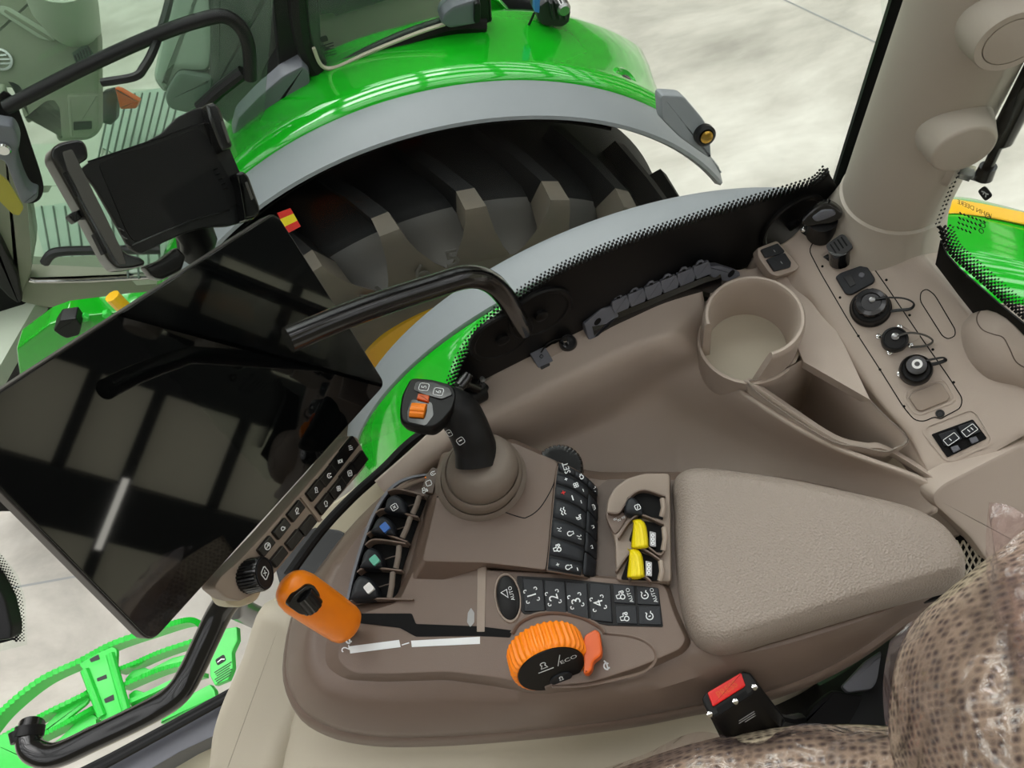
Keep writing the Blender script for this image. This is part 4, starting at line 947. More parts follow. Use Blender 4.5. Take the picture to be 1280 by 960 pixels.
PD = [([(480,632),(484,621),(493,617),(503,623),(507,634),(503,641),(480,637)],'key',493,634,'ink','boxx','black rocker lever with a square symbol, nearest the joystick boot'),
      ([(464,660),(470,648),(478,644),(488,650),(492,662),(489,668),(463,664)],'key',481,659,'blue',None,'black rocker lever with a blue window'),
      ([(450,704),(454,690),(462,683),(472,688),(477,699),(474,709),(450,709)],'key',468,700,'teal',None,'black rocker lever with a teal window'),
      ([(437,744),(441,728),(449,718),(462,722),(470,734),(468,747),(438,749)],'key',461,735,'white',None,'black rocker lever with a white window, nearest the orange lever')]
for pts, m, u, v, wm, ic, lab in PD:
    t = thing('rocker_lever', lab, 'lever', P(u-8,v,.888), 'rocker levers in the left bay')
    pb = paddle('paddle', pts, .866, .02, m, t)
    g = G(); f = Fr(P(u,v,.8640), (1,.1,.0), (0,1,.0)); 
    if ic: icon(g, f, 'boxx', 0, 0, .0055, .2, .0008, .0002)
    else: prism(g, f, rrect(0,0,.0095,.011,.002,.35), -.005, .0008, .0004); stroke(g, f, tr([(-.4,-.5),(.4,-.5),(.4,.5)],0,0,.003,.35), .0006, .0009)
    obj('window' if not ic else 'symbol', g, wm, t)
# indicator panel with symbols
g = G(); f = HF(.874); prism(g, f, pxp(f, [(540,584),(548,586),(541,617),(526,613),(532,594)], r=.002), -.01, 0, .001); ip = obj('indicator_panel', g, 'brown_d', cc)
g = G(); icon(g, f, 'can', *f.l(541,592), .0042, .2, .001, .0003); icon(g, f, 'box', *f.l(536,604), .0048, .1, .001, .0003); icon(g, f, 'tractor', *f.l(531,613), .0045, .2, .001, .0003); obj('symbol', g, 'ink', ip)
g = G(); prism(g, f, circ(*f.l(532,597), .0012, 10), 0, .0008); obj('indicator_light', g, 'orange', ip)

# right bay: hood, black rocker and two yellow ones
g = G(); f1 = HF(.866)
hood = [(757,640),(759,622),(768,606),(784,594),(806,588),(838,588),(840,726),(770,724),(768,672)]
prism(g, f1, pxp(f1, hood, r=.006), -.03, -.006, .004); obj('paddle_hood', g, 'brown_l', cc)
for pts in ([(778,640),(784,622),(798,613),(828,620),(829,650),(800,642),(786,646)], [(786,676),(794,650),(829,655),(829,690),(812,690),(796,680)], [(776,724),(790,686),(824,700),(824,726)]):
    g = G(); f = HF(.874); prism(g, f, pxp(f, pts, .003, r=.002), 0, .0035); obj('recess', g, 'black_matte', cc)
for q in [[(760,640),(772,641),(780,632),(790,618),(806,612),(832,620)],[(773,672),(786,652),(797,644),(808,645),(830,655)],[(790,681),(798,678),(808,682),(824,693),(830,688)],[(770,714),(786,692),(797,685),(808,688),(826,700)],[(786,724),(794,718),(806,720),(814,727)]]: fin('divider', q, 'brown', cc, h=.012, d=.862)
for (a,b) in [((828,624),(827,646)),((830,660),(829,688)),((826,702),(825,726))]:
    g = G(); g.tube([P(*a,.864), P((a[0]+b[0])/2+2,(a[1]+b[1])/2,.861), P(*b,.864)], .0032, 10); obj('guard_post', g, 'brown_l', cc)
t = thing('rocker_lever', 'black rocker lever with a white symbol above the two yellow ones', 'lever', P(790,632,.88), 'rocker levers in the right bay')
paddle('paddle', [(781,640),(782,626),(789,620),(798,626),(804,642),(792,643)], .858, .016, 'key', t)
g = G(); f = Fr(P(797,634,.8575),(1,0,0),(0,1,0)); icon(g, f, 'box', 0, 0, .0042, .1, .0008, .0002); stroke(g, f, [(-.001,-.002),(.001,.002)], .0008, .0002); obj('symbol', g, 'ink', t)
for i, (dx, dy) in enumerate([(0,0),(-5,37)]):
    t = thing('rocker_lever', ['yellow ribbed rocker lever just below the black one', 'yellow ribbed rocker lever nearest the button strip'][i], 'lever', P(800+dx,668+dy,.88), 'rocker levers in the right bay')
    g = G(); rowsY = []
    ol = [(792,650),(800,649),(806,654),(809,664),(811,684)]; oL = [(792,650),(791,660),(790,670),(789,680),(789,685)]
    for a, b in zip(cr(oL,3), cr(ol,3)):
        r_ = []
        for k in range(9):
            u = a[0]+(b[0]-a[0])*k/8+dx; v = a[1]+(b[1]-a[1])*k/8+dy; r_.append(P(u, v, .857+.0010*(k % 2)+.004*abs(k/4-1)**3))
        rowsY.append(r_)
    g.grid(rowsY); obj('ribbed_grip', g, 'yellow_v', t, solid=.010, smooth=20)
    g = G(); f = HF(.864); prism(g, f, pxp(f, [(812+dx,664+dy),(820+dx,666+dy),(820+dx,684+dy),(812+dx,683+dy)], r=.001), -.004, .001, .0005)
    tg = obj('number_tag', g, 'steel', t)
    g = G(); [stroke(g, f, circ(*f.l(816+dx,669+dy+k*5,.001), .0016, 10), .0008, .001, closed=True) for k in range(3)]; obj('tag_print', g, 'ink', tg)
# round pivot cover with small letters
g = G(); f = HF(.872); prism(g, f, pxp(f, cr([(757,642),(770,640),(784,644),(780,655),(770,668),(763,660)],3,True)), -.008, .002, .002); pc2 = obj('pivot_cover', g, 'brown', cc)
g = G()
for k, (u,v) in enumerate([(769,649),(774,650),(779,647)]): icon(g, f, 'loop', *f.l(u,v,.002), .0026, U90, .0005, .0021)
obj('symbol', g, 'ink', pc2)

# ---- armrest pad
F91 = HF(.91)
PO = [(843,596,.87),(870,579,.862),(935,585,.862),(1000,595,.862),(1060,608,.862),(1110,619,.862),(1150,632,.864),(1182,652,.866),(1201,680,.872),(1204,708,.885),(1190,738,.905),(1150,752,.909),(1080,772,.91),(1000,796,.91),(950,811,.91),(915,821,.91),(890,821,.909),(868,808,.905),(855,780,.90),(848,740,.893),(844,690,.888),(843,640,.88)]
pl = [F91.l(*[(lambda p: (0,0))(0)]) if False else tuple((P(u,v,d)).xy) for u,v,d in PO]
pl = cr(pl, 5, True); g = G(); f0 = Fr((0,0,CZ-.912),(1,0,0),(0,1,0)); H = .912-.852
mound(g, f0, pl, [(0,.006),(.004,.001),(.02,0),(.034,.001),(.044,.004),(.051,.008),(.0555,.013),(.0585,.013,.955),(.0600,.013,.90),(.0608,.013,.80),(.0612,.013,.4)])
pad = tag(obj('armrest_pad', g, 'pad', smooth=60), 'large grained taupe armrest pad with a rounded end', 'armrest')
g = G(); prism(g, f0, inset(ccw(pl), -.0016), -.012, .0015); obj('pad_base', g, 'black_matte', pad)

# ---- joystick
J = thing('joystick', 'black joystick with a numbered head and orange wheel in a ribbed boot', 'joystick', P(604,612,.872))
def ell(cu, cv, d, r, sx=1.0, n=48):
    c = P(cu, cv, d); return [c+Vector((r*math.cos(2*math.pi*k/n)*sx, r*math.sin(2*math.pi*k/n), 0)) for k in range(n)]
g = G(); g.loft([ell(602,600,.872,.056,1.05), ell(602,599,.868,.0565,1.04), ell(601,597,.860,.054,1.03), ell(601,595,.856,.050), ell(601,595,.858,.049), ell(602,592,.850,.050), ell(602,589,.842,.049), ell(602,587,.838,.045), ell(602,588,.840,.043), ell(603,584,.832,.043), ell(603,580,.824,.040), ell(603,575,.816,.034), ell(602,572,.812,.026)])
obj('boot', g, 'boot', J, smooth=60, label='ribbed taupe rubber boot')
HD = plane3(P(506,524,.742), P(568,538,.748), P(520,480,.752))
axp = [(597,580,.822,.0275,.023),(595,563,.812,.0265,.022),(590,547,.80,.0255,.0215),(583,531,.79,.0255,.022),(575,518,.782,.0255,.024),(566,510,.778,.024,.024),(556,505,.776,.022,.022),(548,502,.775,.018,.018)]
pts = cr([tuple(P(u,v,d))+(a,b) for u,v,d,a,b in axp], 5); g = G(); loops = []; P3 = [Vector(p[:3]) for p in pts]
for i, p in enumerate(pts):
    t = (P3[min(i+1,len(P3)-1)]-P3[max(0,i-1)]).normalized(); sd = t.cross(Vector((-.6,.5,-.62)).normalized()).normalized(); up = sd.cross(t)
    loops.append([P3[i]+sd*p[3]*math.cos(2*math.pi*k/28)+up*p[4]*math.sin(2*math.pi*k/28) for k in range(28)])
g.loft(loops); GS = Surf([l+[l[0]] for l in loops]); obj('grip', g, 'grip', J, smooth=60, label='smooth black curved grip')
hpts = [(513,472),(540,474),(566,481),(571,494),(566,512),(552,528),(540,536),(520,534),(501,528),(499,516),(502,494)]
ctr = (533,504)
g = G(); f = HD; p = ccw(pxp(f, hpts, .0, r=.006)); cx, cy = f.l(*ctr)
g.loft([[f.p(cx+(x-cx)*s+.012*(1-s), cy+(y-cy)*s-.00*(1-s), z) for x, y in p] for z, s in [(-.034,.45),(-.026,.72),(-.016,.92),(-.006,1.0),(-.001,.99),(.0012,.95),(.0018,.9)]])
jh = obj('head', g, 'black', J, smooth=40)
g = G(); prism(g, f, pxp(f, [(520,477),(541,478),(562,485),(566,494),(552,500),(530,494),(517,488)], .002, r=.003), .001, .0032, .001); obj('button_pad', g, 'key_gloss', jh)
for s_, (u,v) in (('5',(530,484)),('6',(548,490))):
    g = G(); c = f.l(u,v,.003); text(g, f, s_, *c, .0062, U90+.1, .0033); stroke(g, f, rrect(c[0],c[1],.011,.0105,.003,.1), .0007, .0033, closed=True); obj('symbol', g, 'ink', jh)
g = G(); prism(g, f, pxp(f, [(523,493),(537,496),(536,504),(521,500)], .002, r=.001), .001, .005, .0015); obj('slide_button', g, 'orange_d', jh)
c0 = f.px(523,516,-.001); wx = (f.px(535,517)-f.px(512,515)).normalized(); wy = (f.px(527,504)-f.px(520,528)).normalized()
g = G(); prism(g, f, pxp(f, [(515,500),(540,504),(542,520),(532,533),(510,528),(509,515)], .001, r=.003), .0012, .0024); obj('wheel_pocket', g, 'black_gloss', jh)
g = G(); L = []; ww = .0085
for s, rr in [(-1,.009),(-.94,.0108),(.94,.0108),(1,.009)]:
    L.append([c0+wx*ww*s+(wy*math.cos(2*math.pi*k/36)+f.z*math.sin(2*math.pi*k/36))*(rr-(.0009 if k % 4 == 0 else 0)) for k in range(36)])
g.loft(L); obj('thumb_wheel', g, 'orange', jh, smooth=25, label='orange ribbed thumb wheel')
for (u,v) in ((562,541),(576,551)):
    ff = GS.fr(u, v); g = G()
    stroke(g, ff, rrect(0,0,.009,.0075,.0025,.35), .0006, .0006, .0003, closed=True); stroke(g, ff, [(-.002,0),(.002,.001)], .0012, .0006); obj('symbol', g, 'ink', J)

# ---- orange hand lever in the slot
TL = thing('throttle_lever', 'bright orange throttle lever with a black thumb wheel in the slot', 'lever', P(436,792,.88))
A = P(374,741,.772); Bq = P(428,778,.838); ax = (Bq-A).normalized(); s1 = ax.cross((CAM-A).normalized()).normalized(); s2 = s1.cross(ax)
if s2.dot(CAM-A) < 0: s2 = -s2
Ln = (Bq-A).length; g = G(); L = []
for t, ra, rb in [(-.023,.003,.003),(-.0215,.011,.009),(-.017,.0175,.0145),(-.010,.0215,.018),(0,.0235,.0195),(.02,.0235,.020),(.045,.0232,.020),(Ln-.004,.0225,.0195),(Ln-.002,.0218,.019),(Ln,.0225,.0195),(Ln+.008,.021,.018),(Ln+.013,.016,.014),(Ln+.014,.008,.007)]:
    L.append([A+ax*t+s1*ra*math.cos(2*math.pi*k/40)+s2*rb*math.sin(2*math.pi*k/40) for k in range(40)])
g.loft(L); kn = obj('knob', g, 'orange', TL, smooth=60)
nv = (CAM-A).normalized(); 
tf = Fr(A+s2*.0188+ax*.004, ax, s1); tf = tf if tf.z.dot(nv) > 0 else Fr(tf.o, ax, -s1)
uv = lambda u, v: tf.l(u, v)
g = G(); prism(g, tf, fillet([uv(u,v) for u,v in [(359,757),(367,744),(384,731),(392,731),(400,743),(399,754),(385,769),(375,768)]], .004), -.006, .0012, .001); obj('wheel_pocket', g, 'black_gloss', kn)
g = G(); c0 = tf.px(384,750,-.004); w1 = (tf.px(392,760)-tf.px(376,741)).normalized(); w2 = w1.cross(tf.z).normalized(); L = []
for s, rr in [(-1,.009),(-.94,.0118),(.94,.0118),(1,.009)]:
    L.append([c0+w1*.0115*s+(w2*math.cos(2*math.pi*k/44)+tf.z*math.sin(2*math.pi*k/44))*(rr-(.0009 if k % 4 == 0 else 0)) for k in range(44)])
g.loft(L); obj('thumb_wheel', g, 'key_gloss', kn, smooth=25, label='black ribbed thumb wheel')
g = G(); g.tube([Bq, P(436,788,.862), P(440,790,.885)], [.009,.007,.006], 12); obj('shaft', g, 'black', TL)
g = G(); f = HF(.876); icon(g, f, 'turtle', *f.l(436,799), .008, U90, .0018, .0004); obj('turtle_mark', g, 'ink', TL)
# ================================================================ touchscreen
SCL = .85
r1, r2, r3, r4 = ray(345,265), ray(482,480), ray(190,803), ray(-72,537)
S1 = CAM+r1*SCL; S2 = CAM+r2*SCL*1.1225; S3 = CAM+r3*SCL*.782; S4 = CAM+r4*SCL*.6595
SF = Fr(S3, S2-S3, S4-S3)
if SF.z.dot(CAM-SF.o) < 0: SF = Fr(S3, S2-S3, -(S4-S3))
M_ = thing('touchscreen', 'large glossy black touchscreen display with a taupe key bar along one edge', 'screen', (S1+S2+S3+S4)/4-SF.z*.03)
c4 = [SF.l(*q) for q in [(190,803),(482,480),(345,265),(-72,537)]]
g = G(); prism(g, SF, fillet(ccw(c4), .012, 5), -.012, 0, .0012); obj('glass_front', g, 'screen_m', M_)
g = G(); prism(g, SF, fillet(inset(ccw(c4), -.0012), .013, 5), -.016, -.0025, .001); obj('bezel', g, 'bezel', M_)
g = G(); prism(g, SF, fillet(inset(ccw(c4), .012), .02, 5), -.042, -.014, .0); obj('rear_housing', g, 'black', M_)
# key bar
KB = Fr(SF.p(0,0,-.004), SF.x, SF.y)
g = G(); bar = [(438,544),(447,546),(459,571),(457,584),(408,640),(385,668),(345,716),(320,742),(300,752),(284,748),(268,735),(275,722),(300,700),(330,668),(400,588)]
prism(g, KB, pxp(KB, bar, 0, r=.004), -.022, 0, .0025); kbar = obj('key_bar', g, 'brown_l', M_, label='taupe bar with black keys and a rotary knob')
def skeyp(cu, cv, ic, w=19, h=11.5, lab=None):
    """key on the bar; long side across the bar's diagonal"""
    c = KB.l(cu, cv); a = math.atan2(KB.l(cu+12, cv-15)[1]-c[1], KB.l(cu+12, cv-15)[0]-c[0]); k = KB.l(cu+12*.77, cv-15*.77); sz = math.hypot(k[0]-c[0], k[1]-c[1])/14.8
    g = G(); prism(g, KB, rrect(c[0], c[1], w*sz*1.28, h*sz*1.15, .0016, a), -.001, .0042, .0016); b = obj('key', g, 'key_gloss', kbar)
    if ic:
        g = G(); r0 = KB.l(cu+10, cv-3); an = math.atan2(r0[1]-c[1], r0[0]-c[0]); icon(g, KB, ic, c[0], c[1], .0042, an, .0009, .0043); obj('symbol', g, 'ink', b)
for cu, cv, ic in [(435,560,'bars'),(422,577,'three'),(408,595,'can'),(392,613,'loop'),(447,578,None),(434,592,'boxx'),(420,611,'fan'),(404,630,'lamp'),(368,639,'pen'),(350,661,'gearbox'),(331,683,'arrow'),(383,657,None),(366,675,None),(347,696,None)]: skeyp(cu, cv, ic)
g = G(); a = KB.px(398,629,.0006); 
prism(g, KB, pxp(KB, [(374,622),(378,620),(402,650),(398,653)], 0), -.001, .0025, .0008); obj('bar_rib', g, 'brown_l', kbar)
ax_ = (KB.z*.9+KB.x*.32+KB.y*-.12).normalized(); kc0 = KB.px(312,720,-.002); KN = Fr(kc0, ax_.cross(KB.y), KB.y); KN = Fr(kc0, KB.x-ax_*KB.x.dot(ax_), ax_.cross(KB.x)); 
if KN.z.dot(ax_) < 0: KN = Fr(kc0, KN.x, -KN.y)
g = G(); L = []
for r, z in [(.0175,-.004),(.0172,.014),(.0160,.017),(.0150,.0172)]:
    L.append([KN.p((r-(.0010 if (k % 4) == 0 and r > .0165 else 0))*math.cos(2*math.pi*k/120), (r-(.0010 if (k % 4) == 0 and r > .0165 else 0))*math.sin(2*math.pi*k/120), z) for k in range(120)])
g.loft(L); kb_ = obj('rotary_knob', g, 'key_gloss', kbar, smooth=30); g = G(); ring(g, KN, 0, 0, .0148, .0008, .017, .0178, 40)
obj('knob_ring', g, 'key', kb_)
g = G(); a0 = KN.loc(KN.o+(ray(10,0)-ray(0,0)))[0:2]; an = math.atan2(a0[1], a0[0]); icon(g, KN, 'boxx', 0, 0, .0072, an-.15, .0011, .0173); obj('symbol', g, 'ink', kb_)
g = G(); prism(g, KB, pxp(KB, [(272,735),(281,722),(300,712),(330,735),(322,752),(300,760),(283,757)], -.022, r=.006), -.04, -.0215, .004); obj('knob_housing', g, 'cream', kbar)
# small red and yellow flag sticker behind the top corner
fl = Fr(SF.px(356,276,-.02), SF.x, SF.y); q4 = [(347,266),(363,260),(376,283),(359,292)]
tagf = thing('flag_sticker', 'little red and yellow striped flag sticking out behind the screen corner', 'flag', fl.o)
mixp = lambda a, b, t: (a[0]+(b[0]-a[0])*t, a[1]+(b[1]-a[1])*t)
for t0, t1, m, nm in [(0,.3,'red','red_stripe'),(.3,.68,'yellow_v','yellow_stripe'),(.68,1,'red','red_stripe')]:
    g = G(); prism(g, fl, [fl.l(*p) for p in [mixp(q4[0],q4[3],t0), mixp(q4[1],q4[2],t0), mixp(q4[1],q4[2],t1), mixp(q4[0],q4[3],t1)]], -.001, 0); obj(nm, g, m, tagf)
# tube bracket that carries the screen
g = G(); tb = cr([tuple(P(u,v,d)) for u,v,d in [(40,905,1.00),(36,925,.99),(44,940,.985),(70,944,.98),(120,922,.97),(190,888,.96),(222,866,.95),(240,838,.94),(258,800,.92),(275,765,.90),(292,740,.88),(310,712,.87)]], 6)
g.tube(tb, [.0158]*len(tb), 20); tbo = tag(obj('screen_arm', g, 'black_gloss', smooth=60), 'thick black bent tube that carries the touchscreen, above the green step', 'arm')
g = G(); a = P(32,918,.995); b = P(46,905,1.0); f = Fr(P(40,912,.998), (1,0,0), (0,.5,.8)); g.tube([P(31,925,.992),P(29,912,.99)], [.016,.017], 20); g.tube([P(36,921,.99)+Vector((0,0,0)), P(38,908,.99)], .0175, 20); obj('end_sleeve', g, 'black', tbo, smooth=40)

# ================================================================ tablet holder
hc = CAM+ray(200,235)*.80
HN = (SF.z*.8+(CAM-hc).normalized()*.5).normalized(); hx = (ROT@Vector((1,.35,0))); hx = (hx-HN*hx.dot(HN)).normalized(); HP = Fr(hc, hx, HN.cross(hx))
H_ = thing('tablet_holder', 'empty black tablet holder with clamp jaws above the touchscreen', 'holder', hc-HN*.05)
plate = [(100,212),(112,202),(150,188),(180,178),(203,166),(222,146),(240,137),(262,131),(274,150),(290,190),(300,214),(318,244),(326,264),(312,276),(285,283),(258,284),(235,290),(205,303),(176,318),(162,310),(140,270),(118,232)]
g = G(); prism(g, HP, pxp(HP, plate, 0, r=.004), -.006, 0, .002); pt = obj('back_plate', g, 'black', H_)
g = G(); prism(g, HP, pxp(HP, [(122,205),(150,192),(200,178),(246,160),(258,170),(290,230),(300,252),(286,262),(240,274),(200,290),(168,304),(158,290)], .0, r=.006), .0, .0012, .0006); obj('plate_ledge', g, 'black_matte', pt)
def tline(pts, fr, w, z): 
    g = G(); stroke(g, fr, [fr.l(u,v) for u,v in pts], w, z, .001); return g
g = tline([(109,203),(160,186),(202,172),(240,158),(262,152)], HP, .0016, .0012); obj('plate_rib', g, 'black_gloss', pt)
g = tline([(164,307),(200,291),(240,275),(286,263)], HP, .0016, .0012); obj('plate_rib', g, 'black_gloss', pt)
g = G(); prism(g, HP, pxp(HP, [(64,196),(66,184),(76,177),(96,173),(105,175),(110,183),(112,197),(102,203),(96,206),(130,268),(150,308),(163,318),(176,321),(183,326),(181,332),(165,336),(146,337),(136,326),(110,278),(84,232)], .018, r=.004), -.008, .018, .004); jw = obj('clamp_jaw', g, 'black_gloss', H_)
g = G(); prism(g, HP, pxp(HP, [(78,190),(90,186),(97,200),(128,262),(152,312),(158,330),(148,331),(112,268),(84,212)], .0185, r=.002), .0, .0192, .001); obj('jaw_face', g, 'rubber', jw, label='worn grey brown inner face of the jaw')
for q in ([(78,217),(82,215),(97,244),(95,247)], [(117,292),(121,290),(134,316),(130,318)]):
    g = G(); prism(g, HP, pxp(HP, q, .019, r=.001), .01, .0196); obj('jaw_slot', g, 'black_matte', jw)
g = G(); kp0 = HP.px(104,270,.0); kp1 = HP.px(92,272,.004); g.tube([kp0, kp1], .003, 10); prism(g, Fr(kp1, HP.x, HP.y), rrect(0,0,.009,.009,.002,.3), -.006, .006, .002); obj('jaw_knob', g, 'black', jw)
for q, s in (([(258,130),(268,127),(276,134),(292,182),(288,186),(278,190),(272,178),(262,150)], 0), ([(294,216),(305,213),(312,220),(326,258),(326,266),(318,274),(306,276),(304,262),(300,236)], 1)):
    g = G(); prism(g, HP, pxp(HP, q, .016, r=.003), -.006, .016, .004); cl = obj('corner_clip', g, 'black_gloss', H_)
    g = G(); prism(g, HP, pxp(HP, [[(276,152),(279,151),(288,176),(285,179)],[(306,228),(309,227),(317,248),(314,250)]][s], .0165, r=.001), .012, .0167); obj('clip_slot', g, 'rubber', cl)
g = G()
text(g, HP, 'HALTER', *HP.l(158,296), .0055, 2.0, .0012); text(g, HP, 'GRIP', *HP.l(272,224), .006, 1.9, .0012) if False else None
g = G()
for u, v in ((150,287),(154,297),(159,307)): stroke(g, HP, [HP.l(u-3,v-2),HP.l(u+4,v+2)], .001, .0013, .0008)
for k in range(5): stroke(g, HP, [HP.l(266+k*3.2,213+k*6), HP.l(271+k*3.2,211+k*6)], .0012, .0013, .0008)
obj('embossing', g, 'black_gloss', pt)
g = G(); g.tube([HP.px(240,285,-.03), HP.px(248,300,-.03), HP.px(245,320,-.05)], [.022,.02,.016], 18); obj('swivel_joint', g, 'black', H_, smooth=50)
g = G(); f = Fr(HP.px(220,325,-.03), HP.x, HP.y); prism(g, f, pxp(f, [(180,332),(200,325),(222,308),(234,320),(228,338),(204,350),(192,348)], 0, r=.004), -.015, .0, .004); obj('mount_arm', g, 'black_gloss', H_)
g = G(); prism(g, f, pxp(f, [(228,290),(250,284),(262,292),(270,312),(262,322),(240,324),(230,310)], -.01, r=.005), -.03, -.01, .005); obj('ball_clamp', g, 'black', H_)

# ================================================================ ledge details
# tethered round plug and usb cover on the ledge
LD = plane3(P(620,500,.893), P(820,395,.885), P(735,455,.892))
uc = thing('usb_cover', 'small grey square port cover hanging open on the window ledge', 'cover', LD.px(678,452))
g = G(); prism(g, LD, pxp(LD, [(662,442),(681,433),(692,452),(674,461)], .004, r=.001), .001, .005, .001); obj('flap', g, 'trim_grey', uc)
g = G(); prism(g, LD, pxp(LD, [(675,459),(687,454),(691,468),(680,473)], .003, r=.001), 0, .006, .001); obj('plug', g, 'dark', uc)
g = G(); stroke(g, LD, tr(rrect(0,0,1,1,.2),*LD.l(677,447),.004,.4), .0007, .0052, closed=True); obj('port_mark', g, 'black_matte', uc)
g = G(); prism(g, LD, pxp(LD, [(681,436),(690,430),(700,428),(706,440),(692,450)], .003, r=.002), 0, .003, .001); obj('hinge_strap', g, 'brown_l', uc)
rs = thing('round_socket', 'small round black socket with a chrome pin on the window ledge', 'socket', LD.px(709,430))
g = G(); c = LD.l(710,430); lathe(g, LD, c[0], c[1], [(.0125,0),(.012,.006),(.0105,.009),(.009,.009),(.0085,.007),(.001,.007)], 30); obj('body', g, 'key_gloss', rs)
g = G(); g.tube([LD.px(708,429,.008), LD.px(706,424,.018)], .0035, 10); obj('pin', g, 'chrome', rs)
g = G(); c = LD.l(703,443); lathe(g, LD, c[0], c[1], [(.004,0),(.003,.002),(.0005,.0025)], 12); obj('screw', g, 'chrome', rs)
g = G(); pr_ = [tuple(LD.px(u,v,h)) for u,v,h in [(676,441,.004),(684,430,.008),(694,425,.009),(704,424,.008)]]; g.tube([Vector(q) for q in cr(pr_,4)], .0012, 6); obj('strap', g, 'black', rs)
# ball joint fitting at the end of the ledge
bj = thing('ball_joint', 'black ball joint fitting behind the joystick at the end of the ledge', 'joint', P(596,500,.90))
g = G(); g.tube([P(555,500,.83),P(568,492,.835),P(576,486,.84)], [.003,.0045,.0045], 10); g.tube([P(562,497,.83),P(573,488,.838)], .006, 6); obj('stud', g, 'steel', bj)
g = G(); g.tube([P(574,484,.838),P(582,474,.84),P(586,467,.838)], [.0075,.008,.006], 14); g.tube([P(578,478,.84),P(598,486,.86)], .007, 12); obj('housing', g, 'key_gloss', bj)
g = G(); g.tube([P(570,500,.85),P(585,498,.87),P(604,490,.88)], [.012,.014,.012], 14); g.tube([P(590,500,.875),P(600,480,.875)], [.012,.013], 14); obj('bellows', g, 'black', bj)
g = G(); g.tube([P(600,478,.86),P(603,474,.85)], .004, 8); obj('pin', g, 'chrome', bj)

# cable comb
cbm = thing('cable_comb', 'black cable guide rail with six hinged clips along the window foot', 'rail', P(820,370,.90))
CP_ = plane3(P(760,400,.872), P(900,342,.872), P(830,385,.885))
def cpx(u, v, h=0): return CP_.px(u, v, h)
g = G(); L = []
for (u,v) in cr([(740,408),(765,394),(800,380),(840,363),(880,347),(900,341)],5): 
    a = P(u,v,.868); L.append([a+Vector((.0,.012,-.004)), a+Vector((0,.0,.0)), a+Vector((.0,-.006,-.004)), a+Vector((.0,-.010,-.02)), a+Vector((.0,-.006,-.05)), a+Vector((0,.012,-.05))])
g.loft(L); obj('rail_body', g, 'key_gloss', cbm)
for i in range(6):
    u, v = 777+i*20.5, 383-i*8.6
    g = G(); q = [(u-12,v-6),(u+7,v-14),(u+11,v-3),(u+9,v+3),(u-8,v+10),(u-12,v+2)]
    prism(g, CP_, pxp(CP_, q, .006, r=.0015), .0, .006, .002)
    prism(g, CP_, pxp(CP_, [(u-10,v-8),(u-6,v-14),(u-1,v-15),(u+2,v-12)], .006, r=.001), .003, .006, .001)
    cl = obj('cable_clip', g, 'trim_grey', cbm)
    g = G(); prism(g, CP_, pxp(CP_, [(u-6,v-11),(u-2,v-12.5),(u-1.5,v-10),(u-5.5,v-9)], .007), .005, .0065); obj('clip_slot', g, 'black_matte', cl)
for q in ([(730,405),(752,386),(768,382),(774,396),(752,410),(742,428),(736,425)], [(884,333),(900,332),(925,340),(926,345),(910,352),(896,350),(888,345)]):
    g = G(); f = CP_
    prism(g, f, pxp(f, q, .004, r=.002), -.012, .004, .002); e_ = obj('end_bracket', g, 'trim_grey', cbm)
    c = f.l(747,402,.004) if q[0][0] < 800 else f.l(914,342,.004); g = G(); prism(g, f, circ(*c, .006, 20, .0035, .5), .003, .0045); obj('bolt_hole', g, 'black_matte', e_)

# ================================================================ cup holder
CH = thing('cup_holder', 'taupe round cup holder with a slot cut in its side', 'cup holder', P(930,450,.95))
cc_ = P(943,394,.842); a_ = P(878,398,.842); b_ = P(1008,398,.842); rc = (b_-a_).length/2*.99; cen = Vector((cc_.x, cc_.y, 0))
s0 = P(901,402,.842); s1_ = P(954,418,.842); th0 = math.atan2(s0.y-cen.y, s0.x-cen.x); th1 = math.atan2(s1_.y-cen.y, s1_.x-cen.x)
t_b0 = P(905,452,.93); t_b1 = P(926,466,.93)
g = G(); loops = []; n = 80; span = (th0-th1) % (2*math.pi); 
prof = [(rc*.82,.925),(rc*.85,.86),(rc*.87,.846),(rc*.91,.842),(rc*.96,.842),(rc*1.0,.846),(rc*1.01,.853),(rc*1.0,.885),(rc*.98,.93),(rc*.95,.97)]
for k in range(n+1):
    t = k/n; L = []
    for r, d in prof:
        wv = min(1, max(0, (d-.842)/.09)); sh = .16*wv
        # arc runs the long way round from th1 through the far side to th0
        a1 = th1+sh*-.9; a0 = th0+sh*.3-2*math.pi if th0 > th1 else th0
        full = (th0-th1) % (2*math.pi); 
        if full < math.pi: full -= 2*math.pi
        st = th1; en = th1+full; sg = 1 if full > 0 else -1
        A_ = st - sg*sh*1.8; B_ = en + sg*sh*.35
        a = A_+(B_-A_)*t; L.append(Vector((cen.x+r*math.cos(a), cen.y+r*math.sin(a), CZ-d)))
    loops.append(L)
g.loft([[l[i] for i in range(len(prof))]+[Vector((l[0].x,l[0].y,CZ-.97))] for l in loops], True, True)
obj('cup_wall', g, 'beige', CH, smooth=50)
g = G(); f = Fr((cen.x,cen.y,CZ-.919),(1,0,0),(0,1,0)); lathe(g, f, 0, 0, [(rc*.7,-.012),(rc*.93,-.006),(rc*.93,.0),(rc*.8,.001),(.001,.001)], 48); obj('cup_floor', g, 'beige_l', CH)
g = G(); L = []
f = Fr((cen.x,cen.y,CZ-.90),(1,0,0),(0,1,0))
lathe(g, Fr((cen.x,cen.y,CZ-.905),(1,0,0),(0,1,0)), 0, 0, [(rc*1.0,-.07),(rc*1.04,-.02),(rc*1.065,-.002),(rc*1.06,.003),(rc*1.0,.004)], 56, cap=False); obj('cup_collar', g, 'beige', CH, solid=.004)

